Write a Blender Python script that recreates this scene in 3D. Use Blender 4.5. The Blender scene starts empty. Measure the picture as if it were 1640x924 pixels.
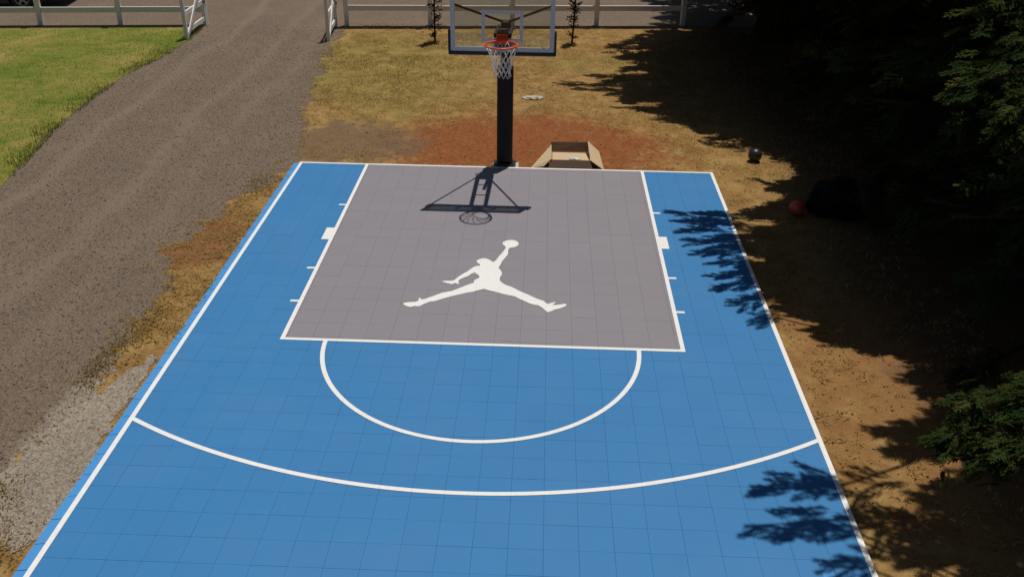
import bpy, math, random
import numpy as np
from mathutils import Vector, Matrix, noise as mnoise

sc = bpy.context.scene
R = math.radians
rng = np.random.default_rng(7)
random.seed(7)

# ------------------------------------------------------------------ camera, world, sun, exposure
FPX, CX, CY, CZ, YAW, PITCH, ROLL = 1496.5, 0.642, -14.9793, 5.7571, -0.03198, 0.49542, 0.01424
cam_data = bpy.data.cameras.new('camera')
cam = bpy.data.objects.new('camera', cam_data)
sc.collection.objects.link(cam)
fw = Vector((math.sin(YAW) * math.cos(PITCH), math.cos(YAW) * math.cos(PITCH), -math.sin(PITCH)))
r_ = fw.cross(Vector((0, 0, 1))).normalized()
u_ = r_.cross(fw)
r2 = r_ * math.cos(ROLL) + u_ * math.sin(ROLL)
u2 = -r_ * math.sin(ROLL) + u_ * math.cos(ROLL)
M = Matrix((r2, u2, -fw)).transposed().to_4x4()
M.translation = (CX, CY, CZ)
cam.matrix_world = M
cam_data.sensor_fit = 'HORIZONTAL'
cam_data.sensor_width = 36.0
cam_data.lens = 36.0 * FPX / 1640.0
cam_data.clip_start = 0.05
cam_data.clip_end = 2000
sc.camera = cam

SX, SY = 0.137, 0.215                       # metres a shadow slides towards -x / -y per metre of height
SUN_EL = math.atan(1 / math.hypot(SX, SY))
SUN_AZ = math.atan2(SX, SY)
world = bpy.data.worlds.new('World')
sc.world = world
world.use_nodes = True
wn = world.node_tree
sky = wn.nodes.new('ShaderNodeTexSky')
sky.sky_type = 'NISHITA'
sky.sun_disc = False
sky.sun_elevation = SUN_EL
sky.sun_rotation = SUN_AZ
wn.links.new(sky.outputs[0], wn.nodes['Background'].inputs[0])
wn.nodes['Background'].inputs[1].default_value = 0.05

sun_d = bpy.data.lights.new('sun', 'SUN')
sun_d.energy = 5.0
sun_d.angle = R(0.5)
sun_d.color = (1.0, 0.965, 0.90)
sun = bpy.data.objects.new('sun', sun_d)
sc.collection.objects.link(sun)
sun.rotation_euler = Vector((-SX, -SY, -1)).to_track_quat('-Z', 'Y').to_euler()
sun.location = (10, 15, 60)

sc.view_settings.view_transform = 'Standard'
sc.view_settings.look = 'None'
sc.view_settings.exposure = -0.58
sc.view_settings.gamma = 1.0
sc.cycles.max_bounces = 8
sc.cycles.diffuse_bounces = 6
sc.cycles.transparent_max_bounces = 16

# ------------------------------------------------------------------ helpers
col = sc.collection


class NT:
    """small shader-node writer"""
    def __init__(self, name):
        self.m = bpy.data.materials.new(name)
        self.m.use_nodes = True
        self.t = self.m.node_tree
        self.b = self.t.nodes['Principled BSDF']
        self.out = self.t.nodes['Material Output']

    def n(self, typ, **kw):
        nd = self.t.nodes.new(typ)
        for k, v in kw.items():
            setattr(nd, k, v)
        return nd

    def put(self, sock, v):
        if isinstance(v, bpy.types.NodeSocket):
            self.t.links.new(v, sock)
        elif v is not None:
            if isinstance(v, (tuple, list)) and len(v) == 3 and sock.type == 'RGBA':
                v = (*v, 1)
            sock.default_value = v

    def math(self, op, a, b=None, c=None, clamp=False):
        nd = self.n('ShaderNodeMath', operation=op, use_clamp=clamp)
        self.put(nd.inputs[0], a)
        if b is not None:
            self.put(nd.inputs[1], b)
        if c is not None:
            self.put(nd.inputs[2], c)
        return nd.outputs[0]

    def pos(self):
        return self.n('ShaderNodeNewGeometry').outputs['Position']

    def xyz(self, v):
        nd = self.n('ShaderNodeSeparateXYZ')
        self.put(nd.inputs[0], v)
        return nd.outputs

    def noise(self, vec, scale, detail=4, rough=0.6, dist=0.0):
        nd = self.n('ShaderNodeTexNoise')
        self.put(nd.inputs['Vector'], vec)
        nd.inputs['Scale'].default_value = scale
        nd.inputs['Detail'].default_value = detail
        nd.inputs['Roughness'].default_value = rough
        nd.inputs['Distortion'].default_value = dist
        return nd.outputs['Fac']

    def step(self, v, a, b):
        nd = self.n('ShaderNodeMapRange', interpolation_type='SMOOTHSTEP')
        self.put(nd.inputs[0], v)
        nd.inputs[1].default_value = a
        nd.inputs[2].default_value = b
        return nd.outputs[0]

    def mix(self, f, a, b, blend='MIX'):
        nd = self.n('ShaderNodeMix', data_type='RGBA', blend_type=blend)
        self.put(nd.inputs[0], f)
        self.put(nd.inputs[6], a)
        self.put(nd.inputs[7], b)
        return nd.outputs[2]

    def ramp(self, f, stops):
        nd = self.n('ShaderNodeValToRGB')
        self.put(nd.inputs[0], f)
        e = nd.color_ramp.elements
        while len(e) < len(stops):
            e.new(0.5)
        for el, (p, c) in zip(e, stops):
            el.position = p
            el.color = (*c, 1)
        return nd.outputs[0]

    def scalec(self, c, f):
        nd = self.n('ShaderNodeVectorMath', operation='SCALE')
        self.put(nd.inputs[0], c)
        self.put(nd.inputs[3], f)
        return nd.outputs[0]

    def bump(self, h, strength=0.5, dist=0.01):
        nd = self.n('ShaderNodeBump')
        nd.inputs['Strength'].default_value = strength
        nd.inputs['Distance'].default_value = dist
        self.put(nd.inputs['Height'], h)
        self.put(self.b.inputs['Normal'], nd.outputs[0])

    def fin(self, color=None, rough=0.6, metal=0.0, spec=0.5):
        if color is not None:
            self.put(self.b.inputs['Base Color'], color)
        self.put(self.b.inputs['Roughness'], rough)
        self.b.inputs['Metallic'].default_value = metal
        self.b.inputs['Specular IOR Level'].default_value = spec
        return self.m


def plain(name, c, rough=0.5, metal=0.0, var=0.12, scale=6.0, spec=0.5):
    t = NT(name)
    p = t.pos()
    a = t.noise(p, scale, 5, 0.65)
    f = t.math('MULTIPLY_ADD', a, 2 * var, 1 - var)
    rr = t.math('MULTIPLY_ADD', a, 0.2, rough - 0.1)
    t.fin(t.scalec(t.mix(0.0, c, c), f), rr, metal, spec)
    return t.m


def mesh_obj(name, verts, faces, mat, parent=None, smooth=False, mats=None, mi=None):
    me = bpy.data.meshes.new(name)
    me.from_pydata([tuple(v) for v in verts], [], [tuple(f) for f in faces])
    for m in (mats or [mat]):
        me.materials.append(m)
    if mi is not None:
        me.polygons.foreach_set('material_index', mi)
    if smooth:
        me.shade_smooth()
    me.update()
    o = bpy.data.objects.new(name, me)
    col.objects.link(o)
    o.parent = parent
    return o


def tri_obj(name, V, F, mat, parent=None, tint=None):
    """big triangle soup from numpy arrays"""
    me = bpy.data.meshes.new(name)
    n, f = len(V), len(F)
    k = F.shape[1]
    me.vertices.add(n)
    me.vertices.foreach_set('co', np.ascontiguousarray(V, np.float32).ravel())
    me.loops.add(f * k)
    me.loops.foreach_set('vertex_index', np.ascontiguousarray(F, np.int32).ravel())
    me.polygons.add(f)
    me.polygons.foreach_set('loop_start', np.arange(0, f * k, k, dtype=np.int32))
    me.polygons.foreach_set('loop_total', np.full(f, k, np.int32))
    me.update(calc_edges=True)
    me.materials.append(mat)
    if tint is not None:
        at = me.attributes.new('tint', 'FLOAT', 'POINT')
        at.data.foreach_set('value', np.ascontiguousarray(tint, np.float32))
    o = bpy.data.objects.new(name, me)
    col.objects.link(o)
    o.parent = parent
    return o


class MB:
    def __init__(self):
        self.v, self.f = [], []

    def add(self, vs, fs):
        b = len(self.v)
        self.v += [tuple(q) for q in vs]
        self.f += [tuple(i + b for i in q) for q in fs]
        return self

    def box(self, c, s, bev=0.0, mat=None):
        hx, hy, hz = s[0] / 2, s[1] / 2, s[2] / 2
        b = min(bev, hx * .9, hy * .9, hz * .9)
        if b <= 0:
            vs = [(x, y, z) for z in (-hz, hz) for y in (-hy, hy) for x in (-hx, hx)]
            fs = [(0, 2, 3, 1), (4, 5, 7, 6), (0, 1, 5, 4), (2, 6, 7, 3), (0, 4, 6, 2), (1, 3, 7, 5)]
        else:
            vs, idx = [], {}
            for sx in (-1, 1):
                for sy in (-1, 1):
                    for sz in (-1, 1):
                        for a in range(3):
                            q = [sx * (hx - b), sy * (hy - b), sz * (hz - b)]
                            q[a] = (sx * hx, sy * hy, sz * hz)[a]
                            idx[(sx, sy, sz, a)] = len(vs)
                            vs.append(tuple(q))
            fs = []
            S = (-1, 1)
            for s_ in S:
                fs.append([idx[(s_, a, b_, 0)] for a, b_ in ((-1, -1), (1, -1), (1, 1), (-1, 1))][::s_])
                fs.append([idx[(a, s_, b_, 1)] for a, b_ in ((-1, -1), (-1, 1), (1, 1), (1, -1))][::s_])
                fs.append([idx[(a, b_, s_, 2)] for a, b_ in ((-1, -1), (1, -1), (1, 1), (-1, 1))][::s_])
            for p in S:
                for q in S:
                    fs.append([idx[(p, q, -1, 0)], idx[(p, q, 1, 0)], idx[(p, q, 1, 1)], idx[(p, q, -1, 1)]][::p * q])
                    fs.append([idx[(p, -1, q, 0)], idx[(p, -1, q, 2)], idx[(p, 1, q, 2)], idx[(p, 1, q, 0)]][::p * q])
                    fs.append([idx[(-1, p, q, 1)], idx[(1, p, q, 1)], idx[(1, p, q, 2)], idx[(-1, p, q, 2)]][::p * q])
                    for w in S:
                        fs.append([idx[(p, q, w, 0)], idx[(p, q, w, 1)], idx[(p, q, w, 2)]][::p * q * w])
        if mat is not None:
            vs = [mat @ Vector(q) for q in vs]
            c = Vector(c)
            vs = [q + c for q in vs]
        else:
            vs = [(q[0] + c[0], q[1] + c[1], q[2] + c[2]) for q in vs]
        return self.add(vs, fs)

    def bar(self, a, b, w, h, bev=0.003):
        """rectangular bar from a to b, w sideways, h in the upright sense"""
        a, b = Vector(a), Vector(b)
        d = b - a
        L = d.length
        d.normalize()
        up = Vector((0, 0, 1)) if abs(d.z) < .95 else Vector((0, 1, 0))
        s = d.cross(up).normalized()
        u = s.cross(d)
        m = Matrix((d, s, u)).transposed()
        return self.box((a + b) / 2, (L, w, h), bev, m)

    def tube(self, pts, r, n=8, cap=True, closed=False):
        pts = [Vector(p) for p in pts]
        N = len(pts)
        rs = r if isinstance(r, (list, tuple)) else [r] * N
        vs, fs = [], []
        pu = None
        for i, p in enumerate(pts):
            if closed:
                d = pts[(i + 1) % N] - pts[i - 1]
            else:
                d = pts[min(i + 1, N - 1)] - pts[max(i - 1, 0)]
            d.normalize()
            if pu is None:
                up = Vector((0, 0, 1)) if abs(d.z) < .9 else Vector((1, 0, 0))
            else:
                up = pu
            s = d.cross(up).normalized()
            u = s.cross(d).normalized()
            pu = u
            for k in range(n):
                t = 2 * math.pi * k / n
                vs.append(p + (s * math.cos(t) + u * math.sin(t)) * rs[i])
        for i in range(N if closed else N - 1):
            j = (i + 1) % N
            for k in range(n):
                fs.append((i * n + k, i * n + (k + 1) % n, j * n + (k + 1) % n, j * n + k))
        if cap and not closed:
            fs.append(tuple(range(n))[::-1])
            fs.append(tuple((N - 1) * n + k for k in range(n)))
        return self.add(vs, fs)

    def sheet(self, poly, z):
        return self.add([(x, y, z) for x, y in poly], [tuple(range(len(poly)))])

    def build(self, name, mat, parent=None, smooth=False):
        return mesh_obj(name, self.v, self.f, mat, parent, smooth)


def tag(o, label=None, cat=None, group=None, kind=None):
    if label:
        o['label'] = label
    if cat:
        o['category'] = cat
    if group:
        o['group'] = group
    if kind:
        o['kind'] = kind
    return o


def empty(name, loc=(0, 0, 0), rz=0.0):
    o = bpy.data.objects.new(name, None)
    col.objects.link(o)
    o.location = loc
    o.rotation_euler = (0, 0, rz)
    o.empty_display_size = 0.2
    return o


def copy_tree(o, parent=None):
    c = o.copy()
    col.objects.link(c)
    c.parent = parent
    for ch in [q for q in bpy.data.objects if q.parent == o]:
        copy_tree(ch, c)
    return c


def fbm(x, y, s, seed=0.0, oct=3):
    return mnoise.fractal((x * s + seed, y * s - seed, seed * 1.7), 1.0, 2.0, oct)


GZ = -0.028          # ground level; the court surface is z = 0

# ------------------------------------------------------------------ materials
def ground_material():
    t = NT('dry_ground')
    p = t.pos()
    X = t.xyz(p)
    nb = t.noise(p, 0.55, 5, 0.6)
    nm = t.noise(p, 2.3, 5, 0.65)
    nf = t.noise(p, 13, 6, 0.75)
    nff = t.noise(p, 70, 4, 0.7)
    base = t.ramp(t.math('ADD', t.math('MULTIPLY', nm, 0.55), t.math('MULTIPLY', nf, 0.45)),
                  [(0.30, (0.130, 0.066, 0.022)), (0.45, (0.250, 0.138, 0.043)), (0.56, (0.355, 0.214, 0.072)), (0.72, (0.46, 0.31, 0.13))])

    def blob(cx, cy, rx, ry, n1, amp, a=1.12, b=0.72, rot=0.0):
        c_, s_ = math.cos(rot), math.sin(rot)
        dx = t.math('SUBTRACT', X[0], cx)
        dy = t.math('SUBTRACT', X[1], cy)
        ex = t.math('ADD', t.math('MULTIPLY', dx, c_ / rx), t.math('MULTIPLY', dy, s_ / rx))
        ey = t.math('ADD', t.math('MULTIPLY', dx, -s_ / ry), t.math('MULTIPLY', dy, c_ / ry))
        d = t.math('SQRT', t.math('ADD', t.math('MULTIPLY', ex, ex), t.math('MULTIPLY', ey, ey)))
        d = t.math('ADD', d, t.math('MULTIPLY_ADD', n1, amp, -amp / 2))
        return t.step(d, a, b)

    green = t.ramp(t.math('ADD', t.math('MULTIPLY', nm, 0.6), t.math('MULTIPLY', nf, 0.4)),
                   [(0.34, (0.135, 0.115, 0.026)), (0.55, (0.280, 0.200, 0.056)), (0.7, (0.40, 0.27, 0.095))])
    gm = blob(-3.2, 6.2, 2.6, 4.2, nb, 1.3, 1.15, 0.4, 0.25)
    c = t.mix(gm, base, green)
    g2 = blob(1.6, 7.0, 1.3, 0.9, nm, 1.2)
    c = t.mix(t.math('MULTIPLY', g2, 0.6), c, green)
    red = t.ramp(nf, [(0.3, (0.140, 0.034, 0.010)), (0.5, (0.240, 0.066, 0.019)), (0.72, (0.33, 0.115, 0.036))])
    soil = blob(0.35, 1.1, 2.8, 2.05, t.math('ADD', t.math('MULTIPLY', nm, 0.5), t.math('MULTIPLY', nf, 0.5)), 1.5, 1.22, 0.62)
    red = t.mix(t.math('MULTIPLY', t.step(nm, 0.52, 0.72), 0.45), red, t.mix(nf, (0.17, 0.085, 0.032), (0.27, 0.15, 0.06)))
    c = t.mix(t.math('MULTIPLY', soil, 0.94), c, red)
    s2 = blob(-4.1, -3.1, 0.62, 1.2, nm, 1.3, 1.1, 0.5, -0.25)
    c = t.mix(t.math('MULTIPLY', s2, 0.85), c, t.mix(nf, (0.17, 0.06, 0.022), (0.25, 0.10, 0.04)))
    s3 = blob(4.5, -6.2, 1.6, 2.6, nm, 1.9, 1.1, 0.4)
    c = t.mix(t.math('MULTIPLY', s3, 0.6), c, t.mix(nf, (0.20, 0.080, 0.026), (0.33, 0.155, 0.058)))
    # gravel thrown into the dirt along the drive
    gv = blob(-3.1, 1.1, 1.7, 1.2, nm, 1.3)
    c = t.mix(t.math('MULTIPLY', gv, 0.8), c, t.mix(nf, (0.10, 0.066, 0.04), (0.20, 0.135, 0.085)))
    # needle litter under the trees, darkened further to deepen their shade
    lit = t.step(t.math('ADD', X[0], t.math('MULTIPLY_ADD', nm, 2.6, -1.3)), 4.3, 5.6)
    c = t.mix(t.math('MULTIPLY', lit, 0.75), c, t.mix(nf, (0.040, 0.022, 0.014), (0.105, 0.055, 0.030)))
    c = t.mix(t.math('MULTIPLY', t.step(nff, 0.52, 0.72), 0.8), c, (0.40, 0.29, 0.15))
    c = t.mix(t.step(nff, 0.44, 0.28), c, (0.060, 0.034, 0.014))
    t.bump(t.math('ADD', t.math('MULTIPLY', nf, 0.6), t.math('MULTIPLY', nff, 0.4)), 0.9, 0.03)
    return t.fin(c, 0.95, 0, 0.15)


def gravel_material(name, dark, mid, light, tracks=True):
    t = NT(name)
    p = t.pos()
    X = t.xyz(p)
    nb = t.noise(p, 0.8, 4, 0.6)
    nf = t.noise(p, 26, 5, 0.8)
    v = t.n('ShaderNodeTexVoronoi')
    t.put(v.inputs['Vector'], p)
    v.inputs['Scale'].default_value = 42
    vc = t.xyz(v.outputs['Color'])[0]
    f = t.math('ADD', t.math('MULTIPLY', nf, 0.55), t.math('MULTIPLY', vc, 0.45))
    c = t.ramp(f, [(0.2, dark), (0.47, mid), (0.78, light)])
    c = t.scalec(c, t.math('MULTIPLY_ADD', nb, 0.45, 0.78))
    if tracks:
        # wheel tracks along the drive, packed and paler
        xx = t.math('ADD', X[0], t.math('MULTIPLY_ADD', t.noise(p, 0.25, 2, 0.5), 1.2, -0.6))
        for x0, a in ((-7.55, .85), (-6.05, .7), (-5.2, .4)):
            d = t.math('ABSOLUTE', t.math('SUBTRACT', xx, x0 + 0.0))
            k = t.math('MULTIPLY', t.step(d, 0.26, 0.0), a)
            c = t.mix(k, c, (0.218, 0.166, 0.120))
    if tracks:
        # pale dust and fines washed out beside the court
        dx = t.math('MULTIPLY', t.math('ADD', X[0], 4.0), 1 / .44)
        dy = t.math('MULTIPLY', t.math('ADD', X[1], 7.9), 1 / 1.75)
        dd = t.math('SQRT', t.math('ADD', t.math('MULTIPLY', dx, dx), t.math('MULTIPLY', dy, dy)))
        dd = t.math('ADD', dd, t.math('MULTIPLY_ADD', t.noise(p, 3.0, 6, 0.75), 1.5, -0.75))
        c = t.mix(t.math('MULTIPLY', t.step(dd, 1.15, 0.55), 0.85), c, t.ramp(f, [(0.2, (0.19, 0.150, 0.110)), (0.5, (0.32, 0.265, 0.205)), (0.8, (0.44, 0.375, 0.30))]))
    t.bump(t.math('ADD', nf, v.outputs['Distance']), 0.8, 0.02)
    return t.fin(c, 0.92, 0, 0.2)


def lawn_material():
    t = NT('lawn_turf')
    p = t.pos()
    nb = t.noise(p, 0.7, 4, 0.6, 0.6)
    nm = t.noise(p, 3.5, 5, 0.7)
    nf = t.noise(p, 40, 4, 0.8)
    f = t.math('ADD', t.math('ADD', t.math('MULTIPLY', nb, 0.5), t.math('MULTIPLY', nm, 0.3)), t.math('MULTIPLY', nf, 0.2))
    c = t.ramp(f, [(0.36, (0.090, 0.128, 0.014)), (0.46, (0.160, 0.190, 0.024)), (0.54, (0.245, 0.220, 0.045)), (0.66, (0.40, 0.29, 0.10))])
    t.bump(nf, 0.8, 0.03)
    return t.fin(c, 0.9, 0, 0.2)


TP, TOX, TOY = 0.3048, -3.212, -8.3922        # tile pitch and one seam crossing


def tile_material(name, c0, vary=0.035):
    t = NT(name)
    p = t.pos()
    X = t.xyz(p)
    cx = t.math('FLOOR', t.math('MULTIPLY', t.math('SUBTRACT', X[0], TOX), 1 / TP))
    cy = t.math('FLOOR', t.math('MULTIPLY', t.math('SUBTRACT', X[1], TOY), 1 / TP))
    cmb = t.n('ShaderNodeCombineXYZ')
    t.put(cmb.inputs[0], cx)
    t.put(cmb.inputs[1], cy)
    wn_ = t.n('ShaderNodeTexWhiteNoise', noise_dimensions='2D')
    t.put(wn_.inputs['Vector'], cmb.outputs[0])
    nb = t.noise(p, 0.9, 4, 0.6)
    nf = t.noise(p, 55, 3, 0.7)
    k = t.math('ADD', t.math('MULTIPLY', wn_.outputs['Value'], vary), t.math('MULTIPLY', nb, 0.10))
    k = t.math('ADD', k, t.math('MULTIPLY', nf, 0.14))
    c = t.scalec(t.mix(t.step(nb, 0.45, 0.75), c0, tuple(q * 0.94 + 0.012 for q in c0)), t.math('ADD', k, 1 - vary / 2 - 0.12))
    # worn, dusty bits
    dust = t.math('MULTIPLY', t.step(t.noise(p, 5.5, 6, 0.75), 0.58, 0.80), 0.07)
    c = t.mix(dust, c, (0.42, 0.37, 0.30))
    t.bump(nf, 0.35, 0.004)
    t.b.inputs['IOR'].default_value = 1.45
    return t.fin(c, t.math('MULTIPLY_ADD', t.noise(p, 1.4, 5, 0.7), 0.35, 0.46), 0, 0.3)


def line_material():
    t = NT('court_line_paint')
    p = t.pos()
    X = t.xyz(p)
    fx = t.math('FRACT', t.math('MULTIPLY', t.math('SUBTRACT', X[0], TOX - 10 * TP), 1 / TP))
    fy = t.math('FRACT', t.math('MULTIPLY', t.math('SUBTRACT', X[1], TOY - 20 * TP), 1 / TP))
    sx = t.math('ABSOLUTE', t.math('SUBTRACT', fx, 0.5))
    sy = t.math('ABSOLUTE', t.math('SUBTRACT', fy, 0.5))
    seam = t.step(t.math('MAXIMUM', sx, sy), 0.488, 0.499)
    n = t.noise(p, 30, 5, 0.7)
    c = t.mix(t.step(n, 0.3, 0.7), (0.74, 0.725, 0.69), (0.82, 0.81, 0.79))
    c = t.mix(t.math('MULTIPLY', seam, 0.35), c, (0.35, 0.38, 0.42))
    return t.fin(c, 0.6, 0, 0.3)


M = {}
M['ground'] = ground_material()
M['gravel'] = gravel_material('driveway_gravel', (0.120, 0.086, 0.060), (0.176, 0.129, 0.091), (0.235, 0.180, 0.133))
M['pale'] = gravel_material('pale_gravel', (0.20, 0.160, 0.118), (0.30, 0.248, 0.190), (0.40, 0.34, 0.27), False)
M['lawn'] = lawn_material()
M['blue'] = tile_material('blue_sport_tile', (0.040, 0.190, 0.420))
M['grey'] = tile_material('grey_sport_tile', (0.240, 0.222, 0.243))
M['line'] = line_material()
M['ramp'] = tile_material('pale_blue_edge', (0.070, 0.285, 0.62))
M['white'] = plain('white_fence_paint', (0.78, 0.77, 0.75), 0.5, 0, 0.08)
M['alu'] = plain('white_board_frame', (0.70, 0.74, 0.78), 0.35, 0.0, 0.05)
M['black'] = plain('black_powder_coat', (0.014, 0.013, 0.016), 0.45, 0, 0.2)
M['pad'] = plain('black_vinyl_pad', (0.008, 0.007, 0.010), 0.5, 0, 0.25, 3, 0.3)
M['bluepad'] = plain('dark_edge_pad', (0.010, 0.013, 0.024), 0.5, 0, 0.2)
M['steel'] = plain('dark_brown_steel', (0.020, 0.015, 0.013), 0.5, 0, 0.2)
M['orange'] = plain('orange_rim_paint', (0.82, 0.085, 0.022), 0.4, 0, 0.08)
M['net'] = plain('white_net_cord', (0.72, 0.70, 0.66), 0.8, 0, 0.1)
M['concrete'] = plain('pale_concrete', (0.48, 0.42, 0.33), 0.9, 0, 0.2, 15)
M['board'] = plain('tan_cardboard', (0.56, 0.42, 0.26), 0.85, 0, 0.12, 12, 0.2)
M['board_shade'] = plain('shaded_cardboard', (0.20, 0.125, 0.085), 0.9, 0, 0.15, 12, 0.2)  # darker copy of the cardboard; shade on viewer-facing sides is in the colour
M['plastic'] = plain('white_plastic_film', (0.80, 0.80, 0.82), 0.25, 0, 0.05)
M['ballblack'] = plain('black_ball_rubber', (0.018, 0.022, 0.021), 0.33, 0, 0.15, 30)
M['ballred'] = plain('red_ball_rubber', (0.64, 0.075, 0.032), 0.42, 0, 0.1, 30)
M['seam'] = plain('ball_seam', (0.01, 0.01, 0.01), 0.6)
M['sack'] = plain('black_plastic_sack', (0.0035, 0.0038, 0.005), 0.7, 0, 0.3, 5, 0.12)
M['stone'] = plain('pale_stone', (0.45, 0.40, 0.32), 0.9, 0, 0.3, 14)
M['tyre'] = plain('tyre_rubber', (0.012, 0.012, 0.012), 0.8)
M['rim'] = plain('grey_alloy', (0.34, 0.34, 0.34), 0.35, 0.7, 0.1)
M['paint'] = plain('dark_car_paint', (0.010, 0.011, 0.016), 0.22, 0, 0.1, 2)
M['carglass'] = plain('dark_car_glass', (0.012, 0.014, 0.016), 0.06)
M['lamp'] = plain('clear_lamp', (0.55, 0.55, 0.55), 0.15)


def glass_material():
    t = NT('board_glass')
    tr = t.n('ShaderNodeBsdfTransparent')
    tr.inputs[0].default_value = (0.86, 0.90, 0.89, 1)
    gl = t.n('ShaderNodeBsdfGlossy')
    gl.inputs['Roughness'].default_value = 0.02
    fr = t.n('ShaderNodeFresnel')
    fr.inputs[0].default_value = 1.45
    mx = t.n('ShaderNodeMixShader')
    t.t.links.new(t.math('MULTIPLY', fr.outputs[0], 0.8), mx.inputs[0])
    t.t.links.new(tr.outputs[0], mx.inputs[1])
    t.t.links.new(gl.outputs[0], mx.inputs[2])
    t.t.links.new(mx.outputs[0], t.out.inputs[0])
    return t.m


M['glass'] = glass_material()


def bark_material():
    t = NT('conifer_bark')
    p = t.pos()
    mp = t.n('ShaderNodeMapping')
    t.put(mp.inputs[0], p)
    mp.inputs['Scale'].default_value = (9, 9, 1.6)
    n = t.noise(mp.outputs[0], 2.2, 6, 0.75)
    t.bump(n, 0.9, 0.04)
    return t.fin(t.ramp(n, [(0.3, (0.022, 0.014, 0.010)), (0.6, (0.075, 0.050, 0.036)), (0.8, (0.12, 0.09, 0.07))]), 0.95, 0, 0.1)


def leaf_material(name, stops, trans=0.25):
    t = NT(name)
    at = t.n('ShaderNodeAttribute', attribute_name='tint')
    c = t.ramp(at.outputs['Fac'], stops)
    df = t.n('ShaderNodeBsdfDiffuse')
    tl = t.n('ShaderNodeBsdfTranslucent')
    t.put(df.inputs[0], c)
    t.put(tl.inputs[0], c)
    mx = t.n('ShaderNodeMixShader')
    mx.inputs[0].default_value = trans
    t.t.links.new(df.outputs[0], mx.inputs[1])
    t.t.links.new(tl.outputs[0], mx.inputs[2])
    t.t.links.new(mx.outputs[0], t.out.inputs[0])
    return t.m


M['bark'] = bark_material()
M['leaf'] = leaf_material('conifer_needles', [(0.0, (0.028, 0.042, 0.015)), (0.5, (0.050, 0.072, 0.021)), (0.85, (0.090, 0.105, 0.028)), (1.0, (0.14, 0.11, 0.036))], 0.22)
M['lowleaf'] = leaf_material('fresh_needles', [(0.0, (0.022, 0.042, 0.012)), (0.6, (0.044, 0.062, 0.017)), (1.0, (0.11, 0.090, 0.026))], 0.2)
M['sapleaf'] = leaf_material('sapling_leaves', [(0, (0.030, 0.018, 0.010)), (1, (0.055, 0.040, 0.018))], 0.2)
M['grassblade'] = leaf_material('green_blades', [(0, (0.090, 0.132, 0.018)), (0.5, (0.20, 0.225, 0.035)), (1, (0.43, 0.33, 0.11))], 0.45)
M['dryblade'] = leaf_material('dry_blades', [(0, (0.165, 0.145, 0.038)), (0.35, (0.36, 0.235, 0.080)), (1, (0.58, 0.42, 0.18))], 0.5)
M['clod'] = leaf_material('dirt_clods', [(0, (0.09, 0.048, 0.020)), (0.6, (0.25, 0.145, 0.06)), (1, (0.46, 0.34, 0.19))], 0.0)
M['pebble'] = leaf_material('loose_stone', [(0, (0.095, 0.071, 0.054)), (0.6, (0.165, 0.125, 0.095)), (1, (0.38, 0.32, 0.26))], 0.0)

# ------------------------------------------------------------------ the setting: ground, drive, lawn
def grid_sheet(name, x0, x1, y0, y1, nx, ny, z, mat, amp=0.0):
    xs = np.linspace(x0, x1, nx)
    ys = np.linspace(y0, y1, ny)
    vs = [(x, y, z) for y in ys for x in xs]
    fs = [(j * nx + i, j * nx + i + 1, (j + 1) * nx + i + 1, (j + 1) * nx + i) for j in range(ny - 1) for i in range(nx - 1)]
    return mesh_obj(name, vs, fs, mat)


tag(grid_sheet('ground', -400, 400, -400, 400, 3, 3, GZ, M['ground']), kind='structure')


def ragged(pts, amp, step=0.12, seed=0.0, closed=True):
    """polyline made uneven by noise at several scales"""
    out = []
    n = len(pts)
    for i in range(n if closed else n - 1):
        a, b = pts[i], pts[(i + 1) % n]
        L = math.hypot(b[0] - a[0], b[1] - a[1])
        k = max(1, min(120, int(L / step)))
        for j in range(k):
            x = a[0] + (b[0] - a[0]) * j / k
            y = a[1] + (b[1] - a[1]) * j / k
            ox = fbm(x, y, 0.9, seed, 2) * amp + fbm(x, y, 5.0, seed + 3, 3) * amp * 0.6 + fbm(x, y, 17.0, seed + 5, 3) * amp * 0.55
            oy = fbm(x, y, 0.9, seed + 11, 2) * amp + fbm(x, y, 5.0, seed + 17, 3) * amp * 0.6 + fbm(x, y, 17.0, seed + 23, 3) * amp * 0.55
            out.append((x + ox, y + oy))
    return out


def poly_sheet(name, pts, z, mat):
    import bmesh
    bm = bmesh.new()
    vs = [bm.verts.new((x, y, z)) for x, y in pts]
    es = [bm.edges.new((vs[i], vs[(i + 1) % len(vs)])) for i in range(len(vs))]
    bmesh.ops.triangle_fill(bm, edges=es, use_beauty=True, normal=(0, 0, 1))
    for f in bm.faces:
        if f.normal.z < 0:
            f.normal_flip()
    me = bpy.data.meshes.new(name)
    bm.to_mesh(me)
    bm.free()
    me.materials.append(mat)
    o = bpy.data.objects.new(name, me)
    col.objects.link(o)
    return o


DRIVE_R = [(-4.70, 9.9), (-4.67, 8.08), (-4.54, 6.43), (-4.2, 3.97), (-3.95, 2.33), (-3.75, 1.3), (-3.62, 0.3), (-3.75, -0.89), (-4.12, -1.75), (-4.35, -2.91),
           (-4.52, -3.5), (-4.24, -4.41), (-4.11, -5.52), (-4.03, -6.34), (-4.11, -6.95), (-4.2, -7.61), (-4.32, -8.3), (-4.5, -10.0), (-4.7, -13.0)]
LAWN_R = [(-7.8, -3.2), (-8.03, -1.32), (-8.2, -0.2), (-8.43, 1.18), (-8.62, 3.61), (-8.60, 5.44), (-8.38, 6.79), (-8.34, 8.3), (-8.45, 9.72)]
drive_poly = [(-40, 60), (14, 60), (14, 11.95), (4.5, 10.98), (-4.6, 10.12)] + DRIVE_R + [(-5, -40), (-40, -40)]
dys = [y for x, y in DRIVE_R][::-1]
dxs = [x for x, y in DRIVE_R][::-1]
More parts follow.
